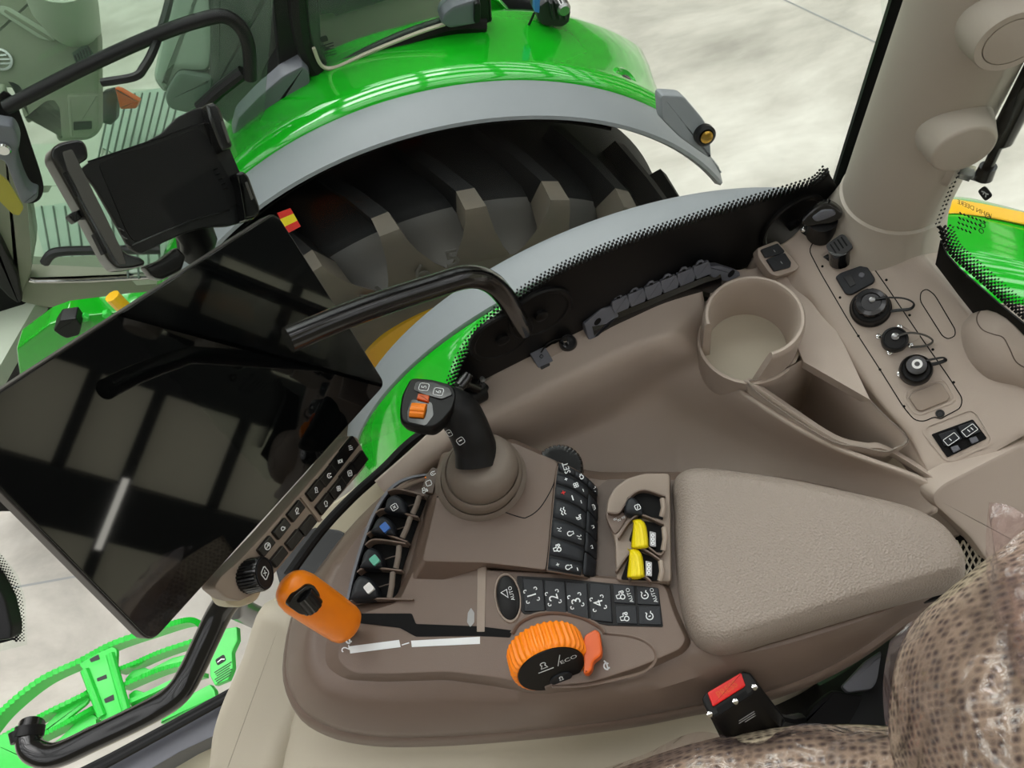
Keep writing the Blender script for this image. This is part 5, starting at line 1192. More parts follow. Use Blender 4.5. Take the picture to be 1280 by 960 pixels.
# round 12 V socket below the cup holder rim
q = P(1023,431,.93); nn = (CAM-q).normalized()*.6+Vector((-.2,-.5,.5)); nn.normalize(); xx = (ROT@Vector((1,0,0))); xx = (xx-nn*xx.dot(nn)).normalized(); f = Fr(q, xx, nn.cross(xx))
sk = thing('power_socket', 'round black power socket with a green lit rim inside the pocket', 'socket', q)
g = G(); lathe(g, f, 0, 0, [(.0170,-.01),(.0172,.002),(.0155,.004),(.015,.001)], 36); obj('rim', g, 'key_gloss', sk)
g = G(); lathe(g, f, 0, 0, [(.0148,-.01),(.0148,.001),(.0135,.0025),(.001,.003)], 32); obj('cap', g, 'black', sk)
g = G(); prism(g, f, [(.0165*math.cos(a),.0165*math.sin(a)) for a in [math.radians(30+k*11) for k in range(13)]]+[(.0155*math.cos(a),.0155*math.sin(a)) for a in [math.radians(162-k*11) for k in range(13)]], .003, .0043); obj('green_ring', g, 'teal', sk)
g = G(); icon(g, f, 'bolt', 0, 0, .008, .9, .0016, .003); obj('symbol', g, 'ink_grey', sk)

# ================================================================ sockets on the deck
DX = DK
def onDK(fr, pts, h=0, r=0): return pxp(fr, pts, h, r=r)
# double flap covers
f = plane3(P(955,330,.862), P(985,310,.858), P(985,345,.872))
dc = thing('flap_covers', 'pair of small dark flap covers on the shelf beside the cup holder', 'cover', f.px(970,325))
g = G(); prism(g, f, pxp(f, [(946,310),(972,300),(1000,332),(996,338),(972,346),(962,342),(948,322)], 0, r=.004), -.02, 0, .003); obj('cover_frame', g, 'beige', dc)
for q in ([(951,312),(972,304),(981,314),(979,317),(957,322)], [(958,324),(981,316),(989,328),(988,334),(968,339)]):
    g = G(); prism(g, f, pxp(f, q, .004, r=.0015), 0, .005, .001); fb_ = obj('flap', g, 'key', dc)
    g = G(); cxx = sum(p[0] for p in q)/len(q); cyy = sum(p[1] for p in q)/len(q); icon(g, f, 'bolt', *f.l(cxx,cyy,.005), .003, .3, .0008, .0051); obj('symbol', g, 'ink_grey', fb_)
DK = DKS.fr(1024,290)
# latch / flip cap at the pillar foot
lt = thing('flip_cap', 'tall black flip cap on a screwed square base at the pillar foot', 'cap', DK.px(1022,296))
g = G(); prism(g, DK, pxp(DK, [(1000,290),(1018,302),(1052,290),(1044,272),(1012,268)], .004, r=.003), 0, .005, .001); obj('base_plate', g, 'black', lt)
for u, v in ((1004,287),(1016,300),(1046,290)):
    g = G(); lathe(g, DK, *DK.l(u,v,.005), [(.004,.004),(.0035,.007),(.001,.008)], 14); obj('screw', g, 'chrome', lt)
g = G(); g.tube([DK.px(1026,290,.0), DK.px(1028,284,.016), DK.px(1029,274,.034)], [.019,.017,.018], 20); obj('neck', g, 'black', lt, smooth=50)
f = Fr(DK.px(1028,270,.04), DK.x, DK.y+DK.z*.35)
g = G(); prism(g, f, pxp(f, [(999,279),(1006,270),(1020,258),(1034,252),(1046,258),(1054,266),(1052,274),(1040,280),(1022,282),(1008,285)], .006, r=.005), -.008, .006, .004); lid = obj('lid', g, 'key_gloss', lt)
g = G(); prism(g, f, pxp(f, [(1014,272),(1028,262),(1042,262),(1046,268),(1034,274),(1020,278)], .008, r=.004), .004, .009, .003); obj('lid_grip', g, 'trim_grey', lid)
DK = DKS.fr(1100,420)
# inlaid plate outline
g = G(); pl_ = [(1011,313),(1018,300),(1040,297),(1058,300),(1080,318),(1113,365),(1150,420),(1185,470),(1203,498),(1201,510),(1182,520),(1176,524),(1168,521),(1155,527),(1143,525),(1130,510),(1100,462),(1060,400),(1025,340)]
DKS.stroke(g, fillet(pl_, 9, 3), .0013, closed=True)
for u, v in ((1028,333),(1050,372),(1073,420),(1100,462),(1130,508),(1083,316),(1108,350),(1137,394),(1166,437),(1192,478)):
    f = DKS.fr(u,v); prism(g, f, circ(0,0, .0017, 8), 0, .0008)
pn = obj('panel_joint', g, 'black_matte', deck)
g = G(); DKS.stroke(g, fillet([(1151,365),(1158,361),(1168,368),(1194,412),(1194,420),(1185,424),(1178,420),(1150,376)], 6, 3), .0012, closed=True); obj('blank_slot', g, 'black_matte', deck)
# small screw hole and joint at the lower end
DK = DKS.fr(1175,517); g = G(); lathe(g, DK, *DK.l(1175,517), [(.005,0),(.005,.001),(.0035,.0012),(.003,.0002)], 16); obj('screw_hole', g, 'dark', deck)
DK = DKS.fr(1050,322)
# vented plug
vp = thing('vented_plug', 'black plug with slotted top standing on a square plate', 'plug', DK.px(1052,322))
def frame_(pts, par, m='beige', h=.0015, r=.003):
    g = G(); DKS.stroke(g, fillet(pts, r*1200, 3), .0022, h, closed=True); return obj('raised_frame', g, m, par)
frame_([(1025,318),(1052,301),(1076,320),(1046,340)], vp)
g = G(); prism(g, DK, pxp(DK, [(1028,321),(1050,308),(1072,322),(1048,335)], .003, r=.001), 0, .003, .001); obj('plate', g, 'black', vp)
g = G(); g.tube([DK.px(1050,326,0), DK.px(1049,318,.012), DK.px(1049,309,.028)], [.0135,.013,.0135], 16); nk = obj('body', g, 'key_gloss', vp, smooth=50)
g = G(); f = Fr(DK.px(1049,308,.030), DK.x, DK.y); prism(g, f, rrect(0,0,.026,.024,.006,.2), -.004, .001, .001); tp = obj('slotted_top', g, 'dark', vp)
g = G()
for k in range(4): prism(g, f, rrect(-.0075+k*.005,0.001*k,.0018,.014,.0005,.15), .0005, .0016)
obj('slots', g, 'black_matte', tp)
DK = DKS.fr(1069,350)
# rocker switch
sw = thing('rocker_switch', 'flat dark rectangular switch with a round lamp dot', 'switch', DK.px(1070,350))
g = G(); prism(g, DK, pxp(DK, [(1044,346),(1050,341),(1078,331),(1084,333),(1094,348),(1092,353),(1064,368),(1057,367)], .006, r=.0025), 0, .006, .0015); b_ = obj('housing', g, 'key', sw)
g = G(); prism(g, DK, pxp(DK, [(1054,346),(1064,343),(1070,355),(1063,359)], .007, r=.001), .005, .0075, .0005); obj('rocker', g, 'dark', b_)
g = G(); lathe(g, DK, *DK.l(1077,344,.006), [(.004,.0055),(.003,.0075),(.001,.008)], 16); obj('lamp_dot', g, 'trim_grey', b_)
# round caps with tethers
def tether(par, pts, m='dark', r=.0011, dk0=0):
    g = G(); g.tube([Vector(q) for q in cr([tuple(DK.px(u,v,h)) for u,v,h in pts], 6)], r, 8, flat=2.0); obj('tether', g, m, par)
DK = DKS.fr(1090,384)
c1 = thing('round_connector', 'largest round black connector cap with a looped tether', 'connector', DK.px(1091,382), 'capped round connectors on the rear console')
f = Fr(DK.px(1088,386), DK.x, DK.y)
g = G(); lathe(g, f, 0, 0, [(.0245,0),(.0245,.004),(.023,.006),(.0225,.010),(.0215,.014),(.0195,.0155)], 8*5); obj('collar', g, 'black', c1, smooth=30)
g = G(); L = []
for r, z in [(.0185,.006),(.0185,.022),(.0170,.0245),(.012,.025),(.011,.0235),(.001,.0235)]: L.append([f.p(.001+(r-(.0012 if k % 9 == 0 and r > .018 else 0))*math.cos(2*math.pi*k/45), .002+(r-(.0012 if k % 9 == 0 and r > .018 else 0))*math.sin(2*math.pi*k/45), z) for k in range(45)])
g.loft(L); obj('cap', g, 'key_gloss', c1, smooth=30)
g = G(); lathe(g, f, .003, .004, [(.0035,.023),(.0035,.026),(.002,.027)], 14); obj('rivet', g, 'steel', c1)
tether(c1, [(1094,374,.024),(1110,372,.026),(1130,373,.022),(1142,379,.016),(1138,386,.01),(1120,388,.006),(1106,390,.006)])
DK = DKS.fr(1120,425)
c2 = thing('round_connector', 'small round black connector cap with four screws and a grey tether', 'connector', DK.px(1120,424), 'capped round connectors on the rear console')
frame_([(1098,425),(1126,405),(1150,420),(1118,444)], c2)
for u,v in ((1098,421),(1124,409),(1138,432),(1112,441)):
    g = G(); lathe(g, DK, *DK.l(u,v), [(.0034,0),(.003,.003),(.001,.004)], 14); obj('screw', g, 'chrome', c2)
f = Fr(DK.px(1118,426), DK.x, DK.y); g = G(); lathe(g, f, 0, 0, [(.0155,0),(.0155,.010),(.0145,.014),(.0125,.015),(.012,.013),(.001,.013)], 32); obj('cap', g, 'black', c2)
g = G(); lathe(g, f, .001, .002, [(.0045,.012),(.0045,.016),(.003,.017),(.001,.017)], 16); obj('rivet', g, 'steel', c2)
tether(c2, [(1122,420,.016),(1138,416,.018),(1156,419,.014),(1166,426,.010),(1158,432,.006),(1138,434,.004)], 'rubber')
DK = DKS.fr(1146,463)
c3 = thing('round_connector', 'round black connector cap with a white ring on top', 'connector', DK.px(1148,462), 'capped round connectors on the rear console')
f = Fr(DK.px(1144,464), DK.x, DK.y); g = G(); lathe(g, f, 0, 0, [(.0185,0),(.0185,.012),(.0175,.018),(.016,.020),(.015,.017)], 32); obj('collar', g, 'black', c3)
g = G(); lathe(g, f, .001, .003, [(.0125,.012),(.0125,.022),(.011,.0245),(.001,.0245)], 28); obj('cap', g, 'key_gloss', c3)
g = G(); ring(g, f, .002, .004, .0058, .0028, .024, .0256, 24); obj('white_ring', g, 'white', c3)
g = G(); lathe(g, DK, *DK.l(1125,468), [(.004,0),(.0035,.003),(.001,.004)], 14); obj('screw', g, 'chrome', c3)
tether(c3, [(1152,452,.022),(1166,449,.02),(1178,447,.014),(1182,450,.010),(1172,454,.008),(1160,456,.008)])
DK = DKS.fr(1163,495)
# blanking cover
bc = thing('blanking_cover', 'plain taupe rectangular blanking cover in a raised frame', 'cover', DK.px(1163,495))
frame_([(1130,498),(1134,488),(1174,474),(1182,476),(1194,496),(1190,503),(1150,518),(1143,516)], bc, r=.004)
g = G(); prism(g, DK, pxp(DK, [(1136,497),(1140,491),(1172,478),(1178,480),(1188,496),(1184,501),(1152,514),(1146,512)], .004, r=.002), 0, .004, .0015); obj('cover_plate', g, 'brown_l', bc)
DK = DKS.fr(1198,546)
# double charging port
up = thing('charging_ports', 'double charging port with battery symbols in a raised frame', 'port', DK.px(1200,550))
frame_([(1154,541),(1158,533),(1212,512),(1221,516),(1240,548),(1236,556),(1190,576),(1181,574)], up, r=.004)
g = G(); prism(g, DK, pxp(DK, [(1164,543),(1216,524),(1234,548),(1184,572)], .001, r=.002), -.002, .002, .0005); obj('recess', g, 'black_matte', up)
for q, c_, s in (([(1173,543),(1194,536),(1203,549),(1181,558)],(1189,549),0), ([(1197,533),(1216,527),(1226,540),(1204,548)],(1212,538),1)):
    g = G(); prism(g, DK, pxp(DK, q, .006, r=.0015), .001, .007, .001); fp_ = obj('port_flap', g, 'key', up)
    g = G(); c = DK.l(*c_, .007); stroke(g, DK, rrect(c[0],c[1],.015,.0085,.001,.30), .0007, .0071, closed=True); icon(g, DK, 'bolt', c[0]-.001, c[1], .003, .6, .0009, .0071)
    if s: icon(g, DK, 'bolt', c[0]+.003, c[1]+.001, .003, .6, .0009, .0071)
    obj('symbol', g, 'ink', fp_)
    g = G(); prism(g, DK, pxp(DK, [(c_[0]-1,c_[1]+10),(c_[0]+8,c_[1]+7),(c_[0]+12,c_[1]+13),(c_[0]+3,c_[1]+17)], .006, r=.001), .001, .006, .001); obj('flap_tab', g, 'trim_grey', fp_)

# ================================================================ dome at the right edge
dm = thing('cover_dome', 'beige rounded dome with a kidney shaped inlay at the right edge', 'dome', DK.px(1255,440))
fd_ = Fr(P(1262,432,.86), DK.x, DK.y); g = G()
po = pxp(fd_, [(1196,418),(1206,398),(1232,384),(1262,380),(1300,392),(1340,430),(1340,480),(1310,500),(1270,488),(1232,478),(1206,452)], 0, k=4)
p = ccw(po); cx = sum(q[0] for q in p)/len(p); cy = sum(q[1] for q in p)/len(p)
g.loft([[fd_.p(cx+(x-cx)*s, cy+(y-cy)*s+oy, z) for x, y in p] for z, s, oy in [(-.03,1.04,0),(-.01,1.02,0),(.008,.98,.0),(.022,.90,.001),(.033,.78,.003),(.041,.6,.005),(.046,.4,.006),(.048,.2,.006)]])
DMS = Surf([[fd_.p(cx+(x-cx)*s, cy+(y-cy)*s+oy, z) for x, y in p+p[:1]] for z, s, oy in [(-.03,1.04,0),(-.01,1.02,0),(.008,.98,.0),(.022,.90,.001),(.033,.78,.003),(.041,.6,.005),(.046,.4,.006),(.048,.2,.006)]])
dmo = obj('dome', g, 'beige', dm, smooth=70)
g = G(); fz = Fr(fd_.p(0,0,.041), fd_.x, fd_.y+fd_.z*.12)
ky = cr([(1222,398),(1228,388),(1248,382),(1270,388),(1290,404),(1300,440),(1290,462),(1278,460),(1266,440),(1258,424),(1240,416),(1226,408)], 4, True)
DMS.stroke(g, [q for q in cr([(1330,400),(1300,392),(1270,383),(1245,382),(1226,388),(1221,400),(1228,412),(1242,418),(1254,422),(1262,436),(1270,452),(1284,460),(1300,458)],4)], .0012, .0005, k=2); obj('inlay_joint', g, 'brown_d', dm)

# ================================================================ side trim right of the armrest, vent mesh
g = G(); f = plane3(P(1180,640,.93), P(1280,560,.90), P(1260,700,1.02))
prism(g, f, pxp(f, [(1168,632),(1166,618),(1180,604),(1200,594),(1290,548),(1420,500),(1420,760),(1300,740),(1236,704),(1212,672),(1188,650)], 0, r=.01), -.03, 0, .006); 
tag(obj('quarter_panel', g, 'beige'), 'plain beige side panel right of the armrest end', 'panel')
g = G(); prism(g, f, pxp(f, [(1196,690),(1206,668),(1236,700),(1230,760),(1186,770)], -.02, r=.004), -.03, -.02, .002); vg = tag(obj('vent_grille', g, 'black_matte'), 'dark vent with beige diamond mesh at the armrest tip', 'vent')
g = G()
for i in range(8):
    for sgn in (1,-1):
        a = f.px(1190+i*9, 680 if sgn > 0 else 745, -.018); b = f.px(1190+i*9-40*1, 745 if sgn > 0 else 680, -.018)
        a2 = f.px(1180+i*8, 676, -.018); b2 = f.px(1180+i*8+34*sgn, 745, -.018); g.tube([a2, b2], .0013, 5)
obj('mesh', g, 'beige_l', vg)

g = G(); prism(g, HF(1.0), pxp(HF(1.0), [(1090,560),(1150,560),(1190,600),(1212,650),(1206,668),(1180,672),(1140,655),(1110,620)], r=.004), -.03, 0, .003); tag(obj('console_filler', g, 'beige'), 'beige filler panel in the gap between armrest tip and side console', 'panel')
# ================================================================ seat
SE = thing('seat', 'brown knit fabric seat under clear pinkish plastic wrap', 'seat', P(1100,930,1.25))
g = G(); patch(g, [[tuple(P(u,v,d)) for u,v,d in r] for r in [
 [(700,985,1.03),(760,965,1.00),(830,940,.985),(900,921,.975),(980,908,.97),(1060,905,.97),(1150,910,.98)],
 [(690,995,1.00),(750,975,.965),(830,952,.95),(900,934,.94),(980,921,.935),(1060,918,.935),(1150,922,.94)],
 [(700,1040,.97),(760,1010,.95),(830,985,.93),(900,970,.92),(980,960,.915),(1060,958,.915),(1150,960,.92)],
 [(720,1200,.96),(780,1150,.94),(850,1130,.92),(930,1110,.91),(1000,1100,.90),(1080,1100,.90),(1160,1100,.90)]]], 5, 5); obj('seat_cushion', g, 'knit', SE, solid=.03)
g = G(); patch(g, [[tuple(P(u,v,d)) for u,v,d in r] for r in [
 [(1205,732,.84),(1240,700,.83),(1270,670,.82),(1300,640,.80),(1380,600,.78)],
 [(1150,768,.80),(1185,738,.775),(1225,712,.755),(1290,690,.74),(1390,660,.72)],
 [(1124,812,.785),(1165,790,.745),(1215,775,.72),(1290,760,.70),(1400,740,.68)],
 [(1112,870,.79),(1150,860,.74),(1205,850,.705),(1290,840,.68),(1420,830,.66)],
 [(1112,930,.80),(1150,925,.75),(1210,915,.705),(1300,910,.67),(1440,900,.64)],
 [(1130,1000,.81),(1170,1000,.76),(1230,990,.71),(1320,980,.66),(1460,980,.63)]]], 5, 5); obj('backrest', g, 'knit', SE, solid=.03)
def wrap(name, ctrl, amp, seed, ku=9, kv=9):
    g = G(); rows = [cr([tuple(P(*q)) for q in r], ku) for r in ctrl]; cols = [cr(list(c), kv) for c in zip(*rows)]; rows = [[Vector(q) for q in r] for r in zip(*cols)]
    from mathutils import noise
    for i, r in enumerate(rows):
        for j, q in enumerate(r):
            n1 = noise.noise(q*22+Vector((seed,0,0))); n2 = 1-abs(noise.noise(q*38+Vector((0,seed,0))))*2
            r[j] = q+(CAM-q).normalized()*(n1*amp+n2*amp*.6)
    g.grid(rows); o = obj(name, g, 'plastic_wrap', SE, smooth=30, label='clear pinkish crinkled plastic wrap'); return o
wrap('plastic_wrap', [
 [(1112,802,.765),(1150,768,.75),(1200,738,.73),(1240,700,.72),(1236,640,.72),(1246,628,.72)],
 [(1104,850,.765),(1140,830,.73),(1190,800,.70),(1240,770,.68),(1262,710,.68),(1290,650,.68)],
 [(1106,900,.765),(1145,890,.72),(1200,880,.68),(1260,860,.66),(1310,820,.65),(1380,760,.64)],
 [(1118,960,.765),(1150,980,.72),(1210,990,.67),(1280,1000,.64),(1360,1000,.62),(1440,1000,.6)]], .008, 3)
wrap('plastic_wrap', [
 [(1236,628,.71),(1262,632,.70),(1290,650,.69),(1330,660,.68)],
 [(1232,680,.71),(1250,690,.69),(1290,700,.68),(1340,710,.67)],
 [(1236,740,.70),(1262,760,.67),(1300,780,.65),(1360,800,.64)],
 [(1250,800,.69),(1275,850,.65),(1320,880,.63),(1380,900,.62)]], .006, 9)
wrap('plastic_wrap', [
 [(730,968,.975),(800,945,.965),(870,915,.955),(940,925,.95),(1000,905,.945),(1060,908,.94),(1120,912,.935)],
 [(740,985,.95),(810,962,.93),(880,942,.92),(940,940,.915),(1000,928,.91),(1060,928,.905),(1125,930,.90)],
 [(760,1040,.93),(820,1010,.92),(890,990,.91),(950,980,.90),(1010,975,.895),(1070,970,.89),(1135,970,.885)]], .004, 5)
g = G(); patch(g, [[tuple(P(u,v,d)) for u,v,d in r] for r in [[(960,880,1.1),(1030,850,1.08),(1080,815,1.05),(1140,770,1.0)],[(980,905,1.08),(1040,880,1.06),(1095,860,1.03),(1150,830,.98)],[(1000,960,1.06),(1060,940,1.03),(1120,930,1.0),(1170,920,.95)]]], 4, 4); obj('seat_side', g, 'dark', SE, solid=.02)
g = G(); prism(g, HF(1.04), pxp(HF(1.04), [(1000,905),(1018,880),(1040,862),(1075,868),(1098,858),(1108,870),(1105,915),(1040,920)], r=.004), -.03, 0, .004); obj('seat_bracket', g, 'black_matte', SE)
g = G(); f = HF(1.03); prism(g, f, pxp(f, [(1052,858),(1082,826),(1112,806),(1120,820),(1090,862),(1060,866)], r=.004), -.01, 0, .003); obj('belt_strap', g, 'trim_grey', SE)
# seat belt buckle
bf = plane3(P(876,872,.955), P(936,836,.955), P(892,922,1.035)); 
top_ = Fr(P(905,868,.955), P(930,846,.955)-P(880,868,.955), Vector((.2,1,-.05)))
bk = thing('belt_buckle', 'black seat belt buckle with a red release button beside the seat', 'buckle', P(915,890,1.0))
FB = HF(.905); FL = HF(.975)
bt_ = [(876,874),(880,866),(928,838),(938,840),(948,856),(940,868),(892,898),(884,892)]; bl_ = [(900,924),(905,912),(952,884),(968,884),(982,898),(976,912),(925,926),(912,928)]
g = G(); A_ = [FB.px(u,v) for u,v in bt_]; B_ = [FL.px(u,v) for u,v in bl_]
g.loft([B_, [a.lerp(b,.08)-Vector((0,0,0)) for a,b in zip(A_,B_)], [q.lerp(sum(A_,Vector())/8,.03)+Vector((0,0,.002)) for q in A_]]); bh = obj('housing', g, 'black', bk, bev=.002, smooth=30)
FT = HF(.9025)
g = G(); prism(g, FT, pxp(FT, [(884,866),(926,841),(932,858),(891,884)], r=.002), -.002, .0035, .0015); rb = obj('release_button', g, 'red', bk, label='red release button')
g = G(); text(g, FT, 'PRESS', *FT.l(908,862), .007, .27, .0036); obj('button_print', g, 'orange_d', rb)
g = G(); prism(g, FT, pxp(FT, [(895,886),(932,863),(936,870),(900,893)], r=.001), -.002, .0006); obj('tongue_slot', g, 'black_matte', bk)
for u, v in ((887,893),(943,859),(919,877)):
    g = G(); lathe(g, FT, *FT.l(u,v), [(.0035,0),(.003,.0015),(.001,.002)], 12); obj('rivet', g, 'chrome', bk)
g = G(); fs_ = plane3(P(897,900,.915), P(945,870,.915), P(930,920,.962)); 
for k, w_ in enumerate((.030,.034,.022)): prism(g, fs_, rrect(fs_.l(938,893)[0]+.001*k, fs_.l(938,893)[1]-.004*k+.003, w_, .0012, .0002, .0), .001, .0014)
obj('label_print', g, 'ink_grey', bk)
g = G(); g.tube([P(972,900,.975), P(985,903,1.0), P(1000,900,1.04)], .008, 10); obj('stalk', g, 'black', bk)

# ================================================================ lower left: pedestal, pillar trim, door sill, step
fpd = plane3(P(335,760,1.0), P(275,930,1.10), P(368,930,1.06)); g = G()
mound(g, fpd, pxp(fpd, [(336,750),(312,812),(284,876),(272,930),(276,1010),(345,1010),(372,940),(400,880),(410,820),(385,760)], -.03, k=4), [(-.16,0),(-.04,0),(-.02,.003),(-.008,.010),(-.001,.020),(0,.030)])
tag(obj('trim_column', g, 'beige_l', smooth=70), 'pale beige rounded trim column left of the armrest console', 'trim')
g = G(); patch(g, [[tuple(P(u,v,d)) for u,v,d in r] for r in [
 [(376,868,1.00),(410,895,1.0),(470,915,1.0),(560,918,1.0),(660,914,1.0),(780,900,1.0),(900,882,1.03),(1020,850,1.08)],
 [(366,900,1.05),(405,920,1.03),(470,930,1.02),(560,930,1.02),(660,926,1.03),(780,915,1.06),(905,900,1.10),(1030,880,1.12)],
 [(352,940,1.09),(395,950,1.06),(470,955,1.05),(560,950,1.05),(660,950,1.07),(800,950,1.12),(920,940,1.16),(1040,930,1.2)],
 [(335,1010,1.14),(390,1020,1.10),(470,1020,1.08),(560,1020,1.08),(680,1020,1.10),(820,1020,1.18),(930,1010,1.22),(1050,1000,1.25)]]], 5, 5)
tag(obj('pedestal', g, 'beige_l', solid=.01), 'pale beige smooth pedestal below the armrest console', 'trim')
g = G(); f = HF(1.0)   # cream pad between console and window seal
patch(g, [[tuple(P(u,v,d)) for u,v,d in r] for r in [
 [(380,640,.98),(420,626,.97),(470,590,.955),(520,560,.94),(560,540,.93),(610,520,.93)],
 [(360,690,1.0),(402,660,.985),(440,640,.975),(490,606,.965),(540,580,.955),(610,560,.95)],
 [(340,760,1.02),(400,700,1.01),(450,690,1.00),(500,650,.99),(560,620,.98),(620,600,.97)]]], 5, 4)
tag(obj('sill_pad', g, 'cream', solid=.01), 'cream padded strip between the window seal and the console', 'trim')
g = G(); g.tube([Vector(q) for q in cr([tuple(P(u,v,.93)) for u,v in [(575,512),(545,530),(510,556),(480,586),(440,622),(400,665),(360,720)]],5)], .007, 10); struct('trim_4', g, 'black', 'thick black window seal behind the touchscreen')
g = G(); prism(g, HF(.985), pxp(HF(.985), [(340,700),(395,655),(425,662),(440,672),(425,720),(372,760),(352,742)], r=.004), -.03, 0, .004); tag(obj('front_bracket', g, 'dark'), 'dark grey bracket panel between touchscreen keys and armrest console', 'bracket')
# door sill and rubber seal bottom left
def strip(name, A_, B_, d, m, th, lab, cat=None):
    g = G(); f = HF(d); prism(g, f, pxp(f, A_+B_[::-1]), -th, 0, .003); o = obj(name, g, m); 
    if cat: return tag(o, lab, cat)
    o['kind'] = 'structure'; o['label'] = lab; return o
strip('trim_5', [(60,990),(140,952),(215,914),(290,872)], [(90,1010),(160,978),(225,940),(300,905)], 1.26, 'trim_grey', .06, 'dark grey door sill plate')
g = G()
for o_ in (0, 1): g.tube([P(60,985+o_*9,1.24), P(140,945+o_*7,1.24), P(215,905+o_*6,1.24), P(300,858+o_*6,1.24)], .006, 8)
struct('trim_6', g, 'black', 'black rubber door seal along the sill')
strip('cab_floor', [(110,1000),(200,944),(270,921),(360,890)], [(140,1200),(240,1160),(360,1100),(420,1000)], 1.32, 'cream', .04, 'cream floor corner beside the door sill', 'floor')
# entry step
ST = thing('entry_step', 'bright green steel entry step with gripping teeth outside the door', 'step', P(150,860,2.2))
SD = 2.1; FS = HF(SD)
def band(name, pts, h=.05, w=.012, teeth=True, m='green_matte', d=SD):
    """toothed rail: a vertical plate whose upper edge is notched"""
    g = G(); f = HF(d); q = cr([f.l(u,v) for u,v in pts], 14); A_ = []; n = len(q); L = []
    for i in range(n):
        a = Vector(q[max(0,i-1)]); b = Vector(q[min(n-1,i+1)]); t = (b-a).normalized(); nn = Vector((-t.y,t.x)); p = Vector(q[i]); z = .006 if (teeth and i % 2) else 0
        L.append([f.p(*(p-nn*w/2),-h), f.p(*(p-nn*w/2),z), f.p(*(p+nn*w/2),z), f.p(*(p+nn*w/2),-h)])
    g.loft(L); return obj(name, g, m, ST, smooth=15)
band('outer_rail', [(-20,915),(5,886),(50,850),(100,826),(140,805),(190,788),(225,777),(243,776),(253,786),(256,802)], .05, .016)
band('tread_rail', [(-5,925),(30,906),(60,890),(105,868),(112,862)]); band('tread_rail', [(145,838),(170,828),(200,815),(245,800)])
band('tread_rail', [(40,925),(70,910),(100,894),(116,885)]); band('tread_rail', [(150,858),(180,845),(210,834),(250,826)])
band('tread_rail', [(50,945),(80,925),(105,908),(120,902)], teeth=False); band('tread_rail', [(158,878),(190,864),(220,850),(250,842)], teeth=False)
for pts in ([(50,940),(75,922),(100,898),(108,892),(118,893),(126,905),(100,925),(70,945)], [(160,868),(168,862),(182,866),(205,856),(235,845),(240,862),(200,880),(165,888)], [(28,935),(50,920),(80,902),(108,880),(112,872),(104,868),(92,870)], [(155,850),(165,838),(180,834),(186,837),(215,822),(245,815),(246,822),(200,838),(160,853)]):
    g = G(); f = HF(SD+.02); prism(g, f, pxp(f, pts, r=.006), -.01, 0, .003); obj('tread_plate', g, 'green_matte', ST)
g = G(); f = HF(SD-.006); prism(g, f, pxp(f, [(98,830),(118,818),(140,808),(146,812),(145,840),(158,880),(168,890),(130,905),(120,894),(112,862),(104,838)], 0, r=.008), -.012, 0, .003); cpz = obj('centre_plate', g, 'green_matte', ST)
for q in ([(112,824),(123,818),(125,824),(114,828)], [(130,874),(142,868),(143,875),(132,879)], [(121,848),(133,843),(134,848),(122,852)]):
    g = G(); prism(g, f, pxp(f, q, r=.002), -.001, .001); obj('slot', g, 'dark', cpz)
for a_, b_ in (((106,838),(128,896)),((138,818),(158,888))):
    g = G(); g.tube([f.px(*a_, .002), f.px(*b_, .002)], .012, 10, flat=1); obj('stiffening_rib', g, 'green_matte', cpz)
g = G(); f = HF(SD-.1); prism(g, f, pxp(f, [(272,787),(296,783),(297,800),(290,815),(291,835),(285,850),(268,857),(262,845),(262,810)], 0, r=.004), -.02, 0, .004); pp = obj('side_plate', g, 'green_matte', ST, label='green plate with a black printed label')
g = G(); prism(g, f, rrect(*f.l(276,825), .026, .018, .005, .3), 0, .001)
for k in range(6): prism(g, f, rrect(f.l(279,838)[0], f.l(279,834+k*3)[1], .05-.006*(k % 3), .0022, .0002, .28), 0, .001)
obj('plate_print', g, 'ink_dark', pp)
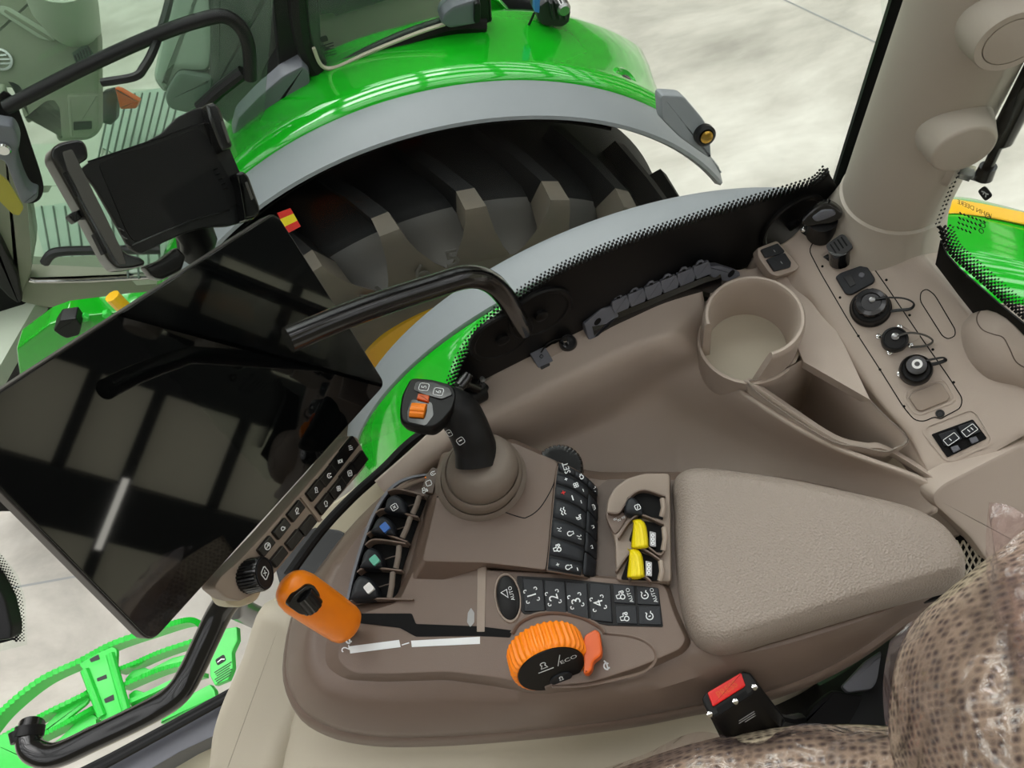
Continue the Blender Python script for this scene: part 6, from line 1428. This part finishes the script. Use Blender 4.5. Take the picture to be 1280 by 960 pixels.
g = G(); stroke(g, f, [f.l(272,828), f.l(277,824), f.l(281,824)], .003, .001); obj('plate_mark', g, 'ink', pp)
g = G(); f = HF(SD-.05); prism(g, f, pxp(f, [(205,885),(230,872),(262,855),(268,862),(270,872),(200,905)], 0, r=.004), -.02, 0, .004); obj('mounting_foot', g, 'green_matte', ST); g = G(); prism(g, f, pxp(f, [(-20,925),(10,915),(30,930),(60,960),(20,970),(-20,960)], 0, r=.006), -.02, 0, .004); obj('mounting_foot', g, 'green_matte', ST)
g = G(); a = P(296,760,1.9); g.tube([Vector((a.x,a.y,0)), a, P(300,720,1.85)], .03, 14); tag(obj('step_post', g, 'steel'), 'pale steel post behind the black screen arm', 'post')
# left edge: black mirror foot and dotted glass border
g = G(); f = Fr(P(0,760,1.2), ROT@Vector((1,0,0)), ROT@Vector((0,1,0))); prism(g, f, pxp(f, [(-40,690),(-10,720),(6,750),(14,785),(13,800),(-40,806)], 0, r=.006), -.03, 0, .006); tag(obj('wiper_foot', g, 'black'), 'black rounded block at the lower left edge of the glass', 'wiper')
f2_ = Fr(f.px(0,760,-.035), f.x, f.y); g = G(); g.add([f2_.px(u,v,0) for u,v in [(-60,660),(-14,680),(4,696),(22,720),(31,750),(33,806),(-60,830)]], [tuple(range(7))]); w3 = struct('window_3', g, 'glass_clear', solid=.002)
g = G(); dots(g, f2_, cr([(-10,700),(8,730),(16,760),(17,800)],6), 4.2, (2.0,1.7,1.4,1.1,.9,.7), 1); prism(g, f2_, pxp(f2_, [(-40,690),(-12,700),(7,730),(15,760),(16,800),(-40,815)], .002), .001, .002); obj('frit_border', g, 'black_matte', w3)
ROOFY = .22
# cab shell: floor plate and an unseen roof lining, cut short to set the light inside
g = G(); box(g, -1.0, -1.15, CZ+.34, .95, ROOFY, CZ+.40); struct('trim_7', g, 'beige_l', 'unseen cab roof lining above, cut short to shade the interior')
g = G(); box(g, -.36, -1.15, CZ-1.75, 1.0, .50, CZ-1.70); struct('trim_8', g, 'dark', 'cab floor plate')
